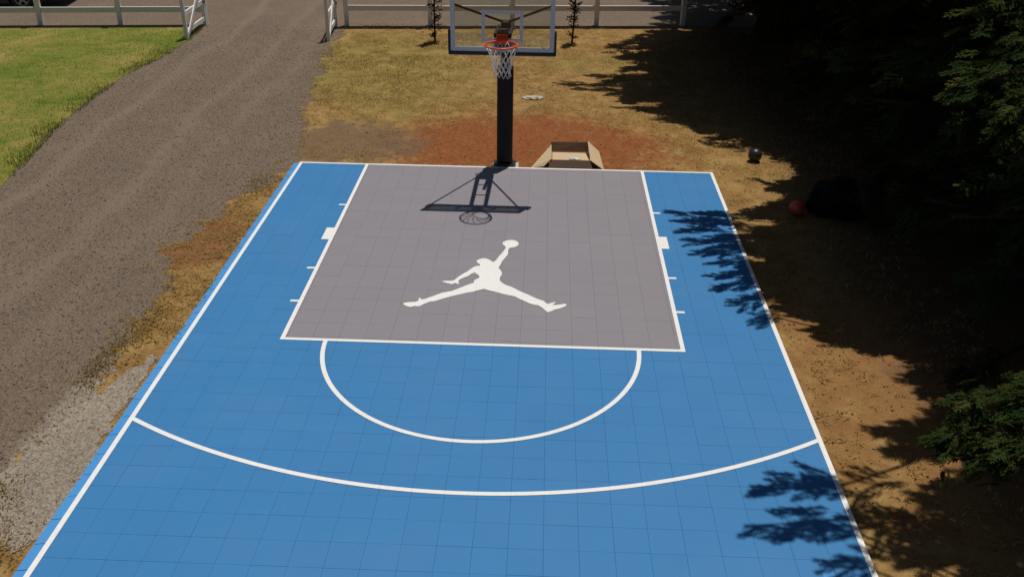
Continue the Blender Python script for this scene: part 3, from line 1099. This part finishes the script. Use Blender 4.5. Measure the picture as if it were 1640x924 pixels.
mesh_obj('windscreen', [(1.215, -.70, .99), (1.215, .70, .99), (1.745, .60, 1.355), (1.745, -.60, 1.355)], [(0, 1, 2, 3)], M['carglass'], car)
for s in (-1, 1):
    MB().box((.05, s * .62, .66), (.12, .34, .12), .03).build('headlight', M['lamp'], car)
MB().box((-.015, 0, .36), (.06, 1.5, .16), .02).build('bumper', M['black'], car)
wm = None
for xc in (.98, 3.40):
    for s in (-1, 1):
        if wm is None:
            T = np.linspace(0, 2 * math.pi, 32, endpoint=False)
            mb = MB()
            mb.tube([(.245 * math.cos(t), 0, .245 * math.sin(t)) for t in T], .085, 8, closed=True)
            wo = mb.build('wheel', M['tyre'], car, True)
            ri_ = MB()
            ri_.tube([(.19 * math.cos(t), .05, .19 * math.sin(t)) for t in T], .018, 6, closed=True)
            ri_.box((0, .045, 0), (.1, .03, .1), .02)
            for k in range(5):
                a = 2 * math.pi * k / 5 + .3
                for da in (-.12, .12):
                    ri_.bar((.03 * math.cos(a + 3 * da), .052, .03 * math.sin(a + 3 * da)), (.185 * math.cos(a + da), .055, .185 * math.sin(a + da)), .02, .03)
            ro_ = ri_.build('wheel_rim', M['rim'], wo)
            w = wo
            wm = (wo, ro_)
        else:
            w = wm[0].copy()
            col.objects.link(w)
            q = wm[1].copy()
            col.objects.link(q)
            q.parent = w
        w.location = (xc, s * .80, .325)
        w.rotation_euler = (0, random.uniform(0, 1), 0 if s > 0 else math.pi)

# ------------------------------------------------------------------ conifers
def spray_template(seed, n=13, sub=2, a0=.45, a1=.85, kw=.030):
    """flat feathery frond of unit length along +x: kites, 4 verts each"""
    rs = np.random.default_rng(seed)
    K = []

    def kite(p, d, l, w):
        s = np.cross(d, np.array([0, 0, 1.0]))
        s /= np.linalg.norm(s) + 1e-9
        tip = np.array([0, 0, -0.10 * l])
        K.append(np.array([p, p + d * l * .42 + s * w, p + d * l + tip, p + d * l * .42 - s * w]))
    for k in range(n):
        t = (k + .4) / n
        for_sd = 1 if k % 2 else -1
        ang = for_sd * rs.uniform(a0, a1)
        p = np.array([t * .86, 0, -.18 * t * t + rs.uniform(-.02, .02)])
        d = np.array([math.cos(ang), math.sin(ang), rs.uniform(-.25, .1)])
        d /= np.linalg.norm(d)
        l = (.42 * (1 - .55 * t)) * rs.uniform(.8, 1.2)
        kite(p, d, l, kw + .012 * rs.random())
        for q in range(sub):
            a2 = ang + for_sd * rs.uniform(-.8, .6) * a0 / .45
            d2 = np.array([math.cos(a2), math.sin(a2), rs.uniform(-.3, .15)])
            d2 /= np.linalg.norm(d2)
            kite(p + d * l * rs.uniform(.25, .6), d2, l * rs.uniform(.45, .7), .022 + .01 * rs.random())
    kite(np.array([.5, 0, -.08]), np.array([1, 0, -.2]), .5, .025)
    return np.array(K)                       # (k,4,3)


TEMPL = [spray_template(s) for s in range(5)]
TEMPL_FINE = [spray_template(20 + s, 12, 2, .24, .5, .028) for s in range(4)]
TEMPL_LOW = [spray_template(40 + s, 22, 3, .35, .7, .011) for s in range(4)]

SHADE = np.array([(-13.5, 5.3), (-9.95, 5.3), (-9.32, 5.0), (-9.2, 3.5), (-8.87, 3.36), (-8.48, 3.42), (-8.14, 3.5), (-8.0, 3.62), (-7.9, 4.05), (-7.73, 4.25), (-7.26, 4.12), (-7.04, 4.3), (-6.68, 4.75),
                  (-6.08, 4.85), (-5.7, 4.7), (-5.37, 4.42), (-5.15, 3.95), (-4.98, 3.66), (-4.43, 3.58), (-3.74, 3.52), (-2.97, 3.55), (-2.35, 3.56), (-1.65, 3.78), (-1.0, 4.25),
                  (-0.2, 4.75), (0.44, 4.85), (1.19, 4.5), (1.99, 3.7), (2.69, 3.15), (3.64, 2.55), (4.44, 2.0), (5.3, 1.9), (5.9, 2.3), (7.04, 2.5), (8.49, 2.1), (9.6, 2.8), (10.66, 3.4), (14, 3.6), (20, 3.6)])


def sprays_to_mesh(P, D, S, roll, tint, templ, rs):
    """place one frond per row: position P, direction D, scale S"""
    up = np.array([0, 0, 1.0])
    D = D / (np.linalg.norm(D, axis=1, keepdims=True) + 1e-9)
    Y = np.cross(up[None], D)
    Y /= np.linalg.norm(Y, axis=1, keepdims=True) + 1e-9
    Z = np.cross(D, Y)
    c, s = np.cos(roll)[:, None], np.sin(roll)[:, None]
    Y2, Z2 = Y * c + Z * s, -Y * s + Z * c
    which = rs.integers(0, len(templ), len(P))
    Vs, Ts = [], []
    for w, tm in enumerate(templ):
        m = which == w
        if not m.any():
            continue
        q = tm.reshape(-1, 3)
        v = (q[None, :, 0, None] * D[m][:, None] + q[None, :, 1, None] * Y2[m][:, None] + q[None, :, 2, None] * Z2[m][:, None]) * S[m][:, None, None] + P[m][:, None]
        Vs.append(v.reshape(-1, 3))
        tt = tint[m][:, None] + rs.normal(0, .08, (m.sum(), len(tm)))
        Ts.append(np.repeat(tt.reshape(-1), 4))
    V = np.concatenate(Vs)
    T = np.clip(np.concatenate(Ts), 0, 1)
    F = np.arange(len(V)).reshape(-1, 4)
    return V, F, T


def dapple(sx_, sy_, xb):
    """gaps between the outer boughs, where sun comes through"""
    nn = np.array([mnoise.fractal((a * 1.5, b * 2.3, 9.0), 1.0, 2.0, 3) for a, b in zip(sx_, sy_)])
    depth = np.where(sy_ < -7.2, 2.3, np.where(sy_ > 1.0, 1.9, 1.3))
    near = np.clip((sx_ - xb) / depth, 0, 1)
    return nn > np.where(sy_ > 1.0, .04, .14) + .75 * near ** 1.5


def shade_keep(P, rs):
    """prunes the crown so that its cast shade stops at the SHADE outline"""
    sxx = P[:, 0] - SX * P[:, 2]
    syy = P[:, 1] - SY * P[:, 2]
    xb = np.interp(syy, SHADE[:, 0], SHADE[:, 1])
    nz = np.array([mnoise.fractal((a * 1.6, b * 1.6, 4.0), 1.0, 2.0, 3) for a, b in zip(sxx, syy)])
    ok = sxx > xb + .22 + .45 * nz
    ok &= ~dapple(sxx, syy, xb)
    # low foliage is cut to a skirt; only boughs above the view overhang
    zf = 3.05 - .2 * P[:, 1]
    skirt = 5.15 + .5 * nz
    skirt = np.where(P[:, 1] < -6.5, skirt + .5, skirt)
    ok &= (P[:, 2] > zf) | (P[:, 0] > skirt)
    return ok


def limb_points(base, az, L, el, droop, n=8):
    t = np.linspace(0, 1, n)
    h = L * t
    return np.stack([base[0] + math.cos(az) * h, base[1] + math.sin(az) * h, base[2] + math.tan(el) * h - droop * h * h / L], -1)


def conifer(loc, H, Rm, seed, label, nb=95, fingers=(), low=(), zmin=.9, fine=False, dens=1.0, group='dark conifers along the right side'):
    rs = np.random.default_rng(seed)
    root = tag(empty('conifer', (loc[0], loc[1], GZ)), label, 'tree', group)
    off = np.array([loc[0], loc[1], GZ])
    tz = np.linspace(0, H, 12)
    MB().tube([(.06 * math.sin(z + seed), .05 * math.cos(1.3 * z), z - .03) for z in tz], [(.26 * (1 - z / H) ** .8 + .02) * (1.35 if z < .2 else 1) for z in tz], 10).build('trunk', M['bark'], root, True)
    limbs = MB()
    P, D, S, RO, TI = [], [], [], [], []
    for i in range(nb):
        u = (i + .5) / nb
        h = zmin + (H - zmin - .3) * u ** 1.25
        az = i * 2.39996 + rs.normal(0, .25)
        L = Rm * (1 - (h / H) ** 1.3) ** .8 * rs.uniform(.78, 1.1) + .25
        el = rs.uniform(.02, .38) * (1 - .3 * u)
        dr = rs.uniform(.25, .55)
        pts = limb_points((loc[0], loc[1], h), az, L, el, dr)
        keepl = shade_keep(pts, rs)
        last = 1
        for q in range(1, len(pts)):
            if keepl[q]:
                last = q
            else:
                break
        if last >= 2:
            limbs.tube([p - off for p in pts[:last + 1]], [.045 * (1 - .85 * q / 7) * (L / Rm) + .006 for q in range(last + 1)], 5)
        m = int(L / .085 * dens)
        tt = rs.uniform(.12, 1.0, m) ** .8
        base = np.stack([np.interp(tt, np.linspace(0, 1, 8), pts[:, a]) for a in range(3)], -1)
        dirv = pts[-1] - pts[-3]
        side = np.where(rs.random(m) < .5, -1, 1) * rs.uniform(.15, 1.1, m) * (1.15 - .8 * tt)
        a2 = math.atan2(dirv[1], dirv[0]) + side
        dd = np.stack([np.cos(a2), np.sin(a2), rs.uniform(-.55, .22, m)], -1)
        P.append(base + rs.normal(0, .06, (m, 3)))
        D.append(dd)
        S.append(rs.uniform(.42, .85, m) * (1.05 - .3 * tt))
        RO.append(rs.normal(0, .45, m))
        TI.append(np.clip(rs.normal(.36, .16, m) + .15 * (tt - .5), 0, .92))
    P, D, S, RO, TI = np.concatenate(P), np.concatenate(D), np.concatenate(S), np.concatenate(RO), np.concatenate(TI)
    tip = P + D * S[:, None] * .8
    ok = shade_keep(P, rs) & shade_keep(tip, rs) & (P[:, 2] > .12) & (tip[:, 2] > .05)
    P, D, S, RO, TI = P[ok], D[ok], S[ok], RO[ok], TI[ok]
    V, F, T = sprays_to_mesh(P, D, S, RO, TI, TEMPL, rs)
    # the long outer boughs that reach over the court
    FV, FF, FT = [], [], []
    nf = 0
    fingers = list(fingers)
    nfing = len(fingers)
    y = loc[1] - 2.6
    while y < loc[1] + 2.0:
        xb = float(np.interp(y, SHADE[:, 0], SHADE[:, 1]))
        for q in range(3):
            if rs.random() < (.72 if loc[1] > 4 and q == 0 else .88):
                x0 = xb - (.22 if y > -7.6 else -.22) + q * .75 + abs(rs.normal(0, .2))
                yy = y + rs.normal(0, .12)
                z0 = 3.15 - .2 * (yy + .8) + rs.uniform(.15, 1.3)
                fingers.append(((x0, yy), (x0 + rs.uniform(.8, 1.25), yy + rs.normal(.05, .22)), max(z0, 1.6), rs.uniform(.2, .4)))
        y += .30
    fill = fingers[nfing:]
    for fi, (tipg, rootg, z0, wid) in enumerate(fingers):
        z1 = z0 + rs.uniform(.1, .4)
        a = np.array([tipg[0] + SX * z0, tipg[1] + SY * z0, z0])
        b = np.array([rootg[0] + SX * z1, rootg[1] + SY * z1, z1])
        tr = np.array([loc[0], loc[1], z1 + .3])
        mid = b + (tr - b) * .5
        mid[2] += .25
        path = [tr, mid, b, b + (a - b) * .5 + np.array([0, 0, .05]), b + (a - b) * .88]
        limbs.tube([p - off for p in path], [.03, .020, .014, .009, .004], 5)
        L = np.linalg.norm(a - b)
        m = int(((19 if loc[1] < -4 else 25) if fi < nfing else 85) * max(L, .5) * (wid / .25) ** .7)
        if fi < nfing and loc[1] < -4:
            m = int(m * 1.5)
            t = np.concatenate([.62 - 1.5 * rs.random(m) ** 1.25, [.62]])
        else:
            t = np.concatenate([rs.uniform(-.35, .62, m), [.62]])
        m += 1
        ax = (a - b) / L
        pp = b + (a - b) * t[:, None]
        side = rs.normal(0, .36, m)
        wob = wid * .62 * np.sqrt(np.clip(.85 - t, .02, 1))
        perp = np.array([-ax[1], ax[0], 0])
        pp = pp + perp[None] * (rs.normal(0, .5, m) * wob)[:, None] + np.array([0, 0, 1.0])[None] * rs.normal(0, .10, m)[:, None]
        if fi >= nfing:
            qx, qy = pp[:, 0] - SX * pp[:, 2], pp[:, 1] - SY * pp[:, 2]
            kp = ~dapple(qx, qy, np.interp(qy, SHADE[:, 0], SHADE[:, 1]))
            pp, t, side = pp[kp], t[kp], side[kp]
            m = len(pp)
            if m == 0:
                continue
        ang = math.atan2(ax[1], ax[0]) + side * (.9 - .5 * t)
        dd = np.stack([np.cos(ang), np.sin(ang), rs.uniform(-.2, .12, m)], -1)
        sz = rs.uniform(.26, .50, m) * (1.0 - .25 * t)
        v, f, ti = sprays_to_mesh(pp, dd, sz, rs.normal(0, .3, m), np.clip(rs.normal(.4, .15, m), 0, .9), TEMPL_FINE, rs)
        FV.append(v)
        FF.append(f + nf)
        FT.append(ti)
        nf += len(v)
    if FV:
        FV, FF, FT = np.concatenate(FV), np.concatenate(FF), np.concatenate(FT)
        tri_obj('outer_bough', FV - off, FF, M['leaf'], root, FT)['kind'] = 'stuff'
    cr = tri_obj('crown', V - off, F, M['leaf'], root, T)
    cr['kind'] = 'stuff'
    limbs.build('limb', M['bark'], root, True)['kind'] = 'stuff'
    LV, LF, LT = [], [], []
    nf = 0
    lm = MB()
    for (tipp, rootp, wid, cnt) in low:
        a, b = np.array(tipp), np.array(rootp)
        L = np.linalg.norm(a - b)
        lm.tube([np.array([loc[0], loc[1], b[2] + .3]) - off, b - off, b + (a - b) * .5 + np.array([0, 0, .06]) - off, b + (a - b) * .9 - off], [.04, .022, .012, .004], 5)
        ax = (a - b) / L
        cnt = int(cnt * 3.2)
        t = rs.uniform(-.5, .75, cnt)
        perp = np.array([-ax[1], ax[0], 0])
        perp /= np.linalg.norm(perp)
        pp = b + (a - b) * t[:, None] + perp[None] * (rs.normal(0, .5, cnt) * wid * np.sqrt(np.clip(1.05 - t, .1, 1.3)))[:, None]
        pp[:, 2] += rs.normal(0, .10, cnt)
        ang = math.atan2(ax[1], ax[0]) + rs.normal(0, .55, cnt)
        dd = np.stack([np.cos(ang), np.sin(ang), rs.uniform(-.35, .15, cnt)], -1)
        v, f, ti = sprays_to_mesh(pp, dd, rs.uniform(.11, .21, cnt), rs.normal(0, .5, cnt), np.clip(rs.normal(.4, .22, cnt), 0, 1), TEMPL_LOW, rs)
        LV.append(v)
        LF.append(f + nf)
        LT.append(ti)
        nf += len(v)
    if LV:
        tri_obj('low_bough', np.concatenate(LV) - off, np.concatenate(LF), M['lowleaf'], root, np.concatenate(LT))['kind'] = 'stuff'
        lm.build('low_limb', M['bark'], root, True)['kind'] = 'stuff'
    return root


FG_A = [((2.42, -8.62), (3.36, -8.50), 4.9, .22), ((2.85, -8.74), (3.38, -8.62), 5.0, .10), ((3.10, -9.12), (3.45, -9.02), 4.9, .12)]
FG_B = [((2.53, -8.15), (3.47, -8.03), 4.75, .20), ((2.94, -7.90), (3.46, -8.03), 4.8, .12), ((3.28, -5.07), (3.61, -4.83), 4.3, .12)]
FG_C = [((2.49, -1.68), (3.49, -1.80), 3.7, .22), ((2.55, -2.02), (3.5, -2.15), 3.7, .16), ((2.51, -2.33), (3.53, -2.39), 3.9, .10), ((2.53, -2.78), (3.56, -2.73), 3.9, .18), ((2.76, -3.07), (3.56, -2.98), 4.0, .26),
        ((3.0, -3.4), (3.62, -3.32), 4.0, .22), ((3.12, -4.62), (3.62, -4.42), 4.2, .16), ((3.0, -1.98), (3.6, -2.0), 3.8, .18), ((3.05, -2.55), (3.6, -2.55), 3.9, .16), ((2.83, -4.21), (3.56, -3.92), 4.1, .24), ((2.99, -3.87), (3.51, -3.71), 4.1, .12)]
FG_D = [((4.07, -0.14), (4.76, -0.57), 3.2, .25), ((3.5, 1.6), (4.2, 1.3), 3.0, .2)]
FG_E = [((0.04, 5.36), (3.0, 5.06), 2.6, .30), ((0.6, 5.0), (3.0, 4.6), 2.5, .35), ((1.5, 3.64), (3.54, 3.45), 2.8, .20), ((2.49, 3.03), (4.02, 2.56), 2.9, .22), ((1.1, 5.9), (3.0, 5.9), 2.6, .4)]
FG_F = [((1.88, 7.68), (3.9, 7.62), 2.3, .40), ((2.36, 9.5), (4.31, 9.68), 2.0, .35), ((1.7, 8.6), (3.5, 8.5), 2.2, .4)]

conifer((7.6, -9.6), 11, 4.6, 11, 'conifer nearest the viewer, its low green bough hanging at the lower right', 100, FG_A,
        [((3.55, -9.30, 1.45), (4.15, -9.12, 1.6), .16, 40), ((3.72, -9.05, 1.55), (4.3, -9.0, 1.7), .13, 26), ((3.75, -9.45, 1.40), (4.4, -9.3, 1.55), .18, 45),
         ((2.86, -9.65, 4.2), (3.6, -9.6, 4.35), .2, 45), ((3.0, -9.95, 4.15), (3.8, -9.9, 4.3), .24, 60), ((3.05, -9.2, 4.55), (3.9, -9.0, 4.7), .2, 50), ((3.25, -9.4, 4.35), (4.1, -9.3, 4.5), .2, 40)])
conifer((7.5, -5.2), 11.5, 4.8, 12, 'conifer whose boughs throw feathery shade on the near right corner of the court', 100, FG_B,
        [((4.85, -6.9, .45), (5.3, -6.7, .55), .16, 22)])
conifer((7.6, -1.6), 12, 4.5, 13, 'conifer standing behind the black sack and red basketball', 105, FG_C,
        [((5.6, -1.9, 2.0), (6.7, -1.7, 2.2), .5, 40)])
conifer((7.7, 2.1), 11.5, 4.4, 14, 'conifer standing behind the black basketball', 100, FG_D,
        [((5.9, 1.2, 1.6), (6.8, 1.5, 1.8), .4, 30), ((4.95, 1.6, .85), (6.0, 2.0, 1.2), .32, 40), ((5.1, 2.6, 1.0), (6.1, 2.8, 1.3), .3, 24)])
conifer((6.4, 5.9), 11, 4.8, 15, 'conifer whose long bough shadows reach the dry grass behind the hoop', 110, FG_E,
        [((5.6, 6.0, 1.1), (6.1, 5.9, 1.4), .3, 26), ((5.2, 4.6, 1.2), (5.9, 5.0, 1.5), .3, 22)], zmin=1.3)
conifer((6.5, 10.1), 11, 4.8, 16, 'conifer leaning over the right end of the rail fence', 110, FG_F, zmin=1.2)
conifer((10.4, 13.8), 12, 4.6, 17, 'conifer beyond the rail fence at the top right', 95, zmin=.7)
conifer((11.4, -3.4), 12, 4.6, 18, 'conifer added in a second row at the right edge to block light, level with the key', 95, zmin=.7)  # second row is added to keep side light out of the shade
conifer((11.4, 1.4), 12, 4.6, 19, 'conifer added in a second row at the right edge to block light, level with the baseline', 95, zmin=.7)
conifer((10.9, 6.6), 12, 4.6, 20, 'conifer added in a second row to block light, behind the long bough shadows', 95, zmin=.7)

# ------------------------------------------------------------------ grass, loose stones and litter
def blades(name, pts, h, w, mat, tint, seed, lean_r=(.1, .9)):
    rs = np.random.default_rng(seed)
    n = len(pts)
    P = np.column_stack([pts, np.full(n, GZ + .002)])
    a = rs.uniform(0, 2 * math.pi, n)
    hh = h * rs.uniform(.5, 1.3, n)
    lean = rs.uniform(*lean_r, n)
    d = np.stack([np.cos(a), np.sin(a)], -1)
    s = np.stack([-np.sin(a), np.cos(a)], -1)
    ww = w * rs.uniform(.6, 1.4, n)
    V = np.empty((n, 3, 3))
    V[:, 0, :2] = P[:, :2] + s * ww[:, None]
    V[:, 1, :2] = P[:, :2] - s * ww[:, None]
    V[:, 0, 2] = V[:, 1, 2] = P[:, 2]
    V[:, 2, :2] = P[:, :2] + d * (hh * lean)[:, None]
    V[:, 2, 2] = P[:, 2] + hh * np.sqrt(np.clip(1 - .6 * lean ** 2, .05, 1))
    F = np.arange(3 * n).reshape(-1, 3)
    return tri_obj(name, V.reshape(-1, 3), F, mat, None, np.repeat(tint, 3))


def inside(poly, pts):
    x, y = pts[:, 0], pts[:, 1]
    c = np.zeros(len(pts), bool)
    n = len(poly)
    for i in range(n):
        x0, y0 = poly[i]
        x1, y1 = poly[(i + 1) % n]
        if y0 == y1:
            continue
        m = ((y0 > y) != (y1 > y)) & (x < (x1 - x0) * (y - y0) / (y1 - y0) + x0)
        c ^= m
    return c


def nz(pts, s, seed=0.0, oct=3):
    return np.array([fbm(a, b, s, seed, oct) for a, b in pts])


pts = np.column_stack([rng.uniform(-15, -7.6, 60000), rng.uniform(-3.2, 9.7, 60000)])
pts = pts[inside(lawn_poly, pts)]
lt = np.clip(.50 + 1.0 * nz(pts, .45, 4.4) + .5 * nz(pts, 1.7, 1.4) + rng.normal(0, .14, len(pts)), 0, 1)
tag(blades('lawn_grass', pts, .032, .007, M['grassblade'], lt, 3), kind='stuff')
# longer unmown grass along the lawn's edge
ed = []
for i in range(len(LAWN_R) - 1):
    a, b = LAWN_R[i], LAWN_R[i + 1]
    for _ in range(int(480 * math.hypot(b[0] - a[0], b[1] - a[1]) / 1.5)):
        t = rng.random()
        ed.append((a[0] + (b[0] - a[0]) * t - abs(rng.normal(0, .22)) + .08, a[1] + (b[1] - a[1]) * t))
ed = np.array(ed)
ed = ed[nz(ed, .9, 7.7) + rng.normal(0, .15, len(ed)) > .0]
tag(blades('edge_grass', ed, .075, .008, M['grassblade'], np.clip(rng.normal(.30, .18, len(ed)), 0, 1), 4), kind='stuff')

# dry tufts
pts = np.concatenate([
    np.column_stack([rng.uniform(-5.0, 6.5, 90000), rng.uniform(.15, 10.6, 90000)]),
    np.column_stack([rng.uniform(-4.9, -3.58, 22000), rng.uniform(-10.5, .1, 22000)]),
    np.column_stack([rng.uniform(3.58, 6.0, 30000), rng.uniform(-10.5, .1, 30000)])])
drive_in = inside([(-40, 60)] + DRIVE_R + [(-40, -40)], pts)
soil_d = np.hypot((pts[:, 0] - .35) / 2.6, (pts[:, 1] - 1.1) / 1.9)
n1 = nz(pts, 1.3, 2.0)
n2 = nz(pts, 5.0, 6.0, 2)
keep = (~drive_in | ((n2 > .25) & (pts[:, 0] > -4.9) & inside([(x - .35, y) for x, y in DRIVE_R] + [(9, -13), (9, 10)], pts))) & (n1 + .7 * n2 + rng.normal(0, .2, len(pts)) > .05)
keep &= (soil_d + .45 * n1 + rng.normal(0, .16, len(pts)) > .95)
keep &= ~((pts[:, 1] < -5.9) & (pts[:, 1] > -9.1) & (pts[:, 0] < -3.5) & (rng.random(len(pts)) < .9))
keep &= ~((pts[:, 0] > 3.5) & (pts[:, 1] < 0) & (n2 + rng.normal(0, .15, len(pts)) < .22))
keep &= ~((pts[:, 1] < .14) & (pts[:, 0] > -3.58) & (pts[:, 0] < 3.58))
pts, n1 = pts[keep], n1[keep]
greenish = np.exp(-(((pts[:, 0] + 3.0) / 2.2) ** 2 + ((pts[:, 1] - 6.2) / 3.6) ** 2))
dt = np.clip(.76 - .40 * greenish - .25 * n1 + rng.normal(0, .22, len(pts)), 0, 1)
tag(blades('dry_grass', pts, .055, .007, M['dryblade'], dt, 5, (.75, 1.15)), kind='stuff')


mp_ = np.concatenate([rng.normal((-4.15, -9.15), (.28, .22), (1500, 2)), rng.normal((-4.28, -8.5), (.16, .12), (500, 2)),
                      rng.normal((-4.22, -6.35), (.10, .30), (900, 2)), rng.normal((-3.95, -1.0), (.12, .25), (500, 2)), rng.normal((-4.1, -5.6), (.10, .25), (500, 2))])
mp_ = mp_[(mp_[:, 0] < -3.64) & (rng.random(len(mp_)) < .55)]
tag(blades('verge_grass', mp_, .05, .007, M['dryblade'], np.clip(rng.normal(.22, .2, len(mp_)), 0, 1), 15, (.5, 1.1)), kind='stuff')


def stones(name, pts, r0, r1, seed, tmean, mat='pebble'):
    rs = np.random.default_rng(seed)
    n = len(pts)
    base = np.array([(1, 0, 0), (0, 1, 0), (-1, 0, 0), (0, -1, 0), (0, 0, 1), (0, 0, -.4)], float)
    r = r0 + (r1 - r0) * rs.random(n) ** 3
    v = base[None] * r[:, None, None] * rs.uniform(.6, 1.25, (n, 6, 3)) * np.array([1, 1, .7])
    a = rs.uniform(0, 6.28, n)
    c, s = np.cos(a)[:, None], np.sin(a)[:, None]
    x, y = v[:, :, 0] * c - v[:, :, 1] * s, v[:, :, 0] * s + v[:, :, 1] * c
    V = np.stack([x + pts[:, 0, None], y + pts[:, 1, None], v[:, :, 2] + GZ + .008], -1)
    f = np.array([(0, 1, 4), (1, 2, 4), (2, 3, 4), (3, 0, 4), (1, 0, 5), (2, 1, 5), (3, 2, 5), (0, 3, 5)])
    F = (f[None] + 6 * np.arange(n)[:, None, None]).reshape(-1, 3)
    t = np.clip(rs.normal(tmean, .22, n), 0, 1)
    return tri_obj(name, V.reshape(-1, 3), F, M[mat], None, np.repeat(t, 6))


pts = np.column_stack([rng.uniform(-9, -3.6, 30000), rng.uniform(-10, 10, 30000)])
m = inside([(-40, 60)] + [(x + .15, y) for x, y in DRIVE_R] + [(-40, -40)], pts) & ~inside(lawn_poly, pts)
edge_x = np.interp(pts[:, 1], [y for x, y in DRIVE_R][::-1], [x for x, y in DRIVE_R][::-1])
m |= (pts[:, 0] < edge_x + np.abs(rng.normal(0, .22, len(pts)))) & ~inside(lawn_poly, pts)
m &= pts[:, 0] < -3.62
tag(stones('loose_gravel', pts[m], .004, .017, 6, .62), kind='stuff')
pts = np.column_stack([rng.uniform(-4.6, -3.6, 6000), rng.uniform(-9.6, -5.9, 6000)])
m = inside(ragged(pale_poly, .35, .1, 3.0), pts)
tag(stones('verge_gravel', pts[m], .003, .011, 7, .88), kind='stuff')
pts = np.column_stack([np.concatenate([rng.uniform(-3.5, 7.5, 4000), rng.uniform(3.5, 6.5, 3500)]), np.concatenate([rng.uniform(.2, 10, 4000), rng.uniform(-10, .1, 3500)])])
m = (pts[:, 1] > .2) | (pts[:, 0] > 3.6)
tag(stones('dirt_pebbles', pts[m], .003, .019, 8, .62, 'clod'), kind='stuff')
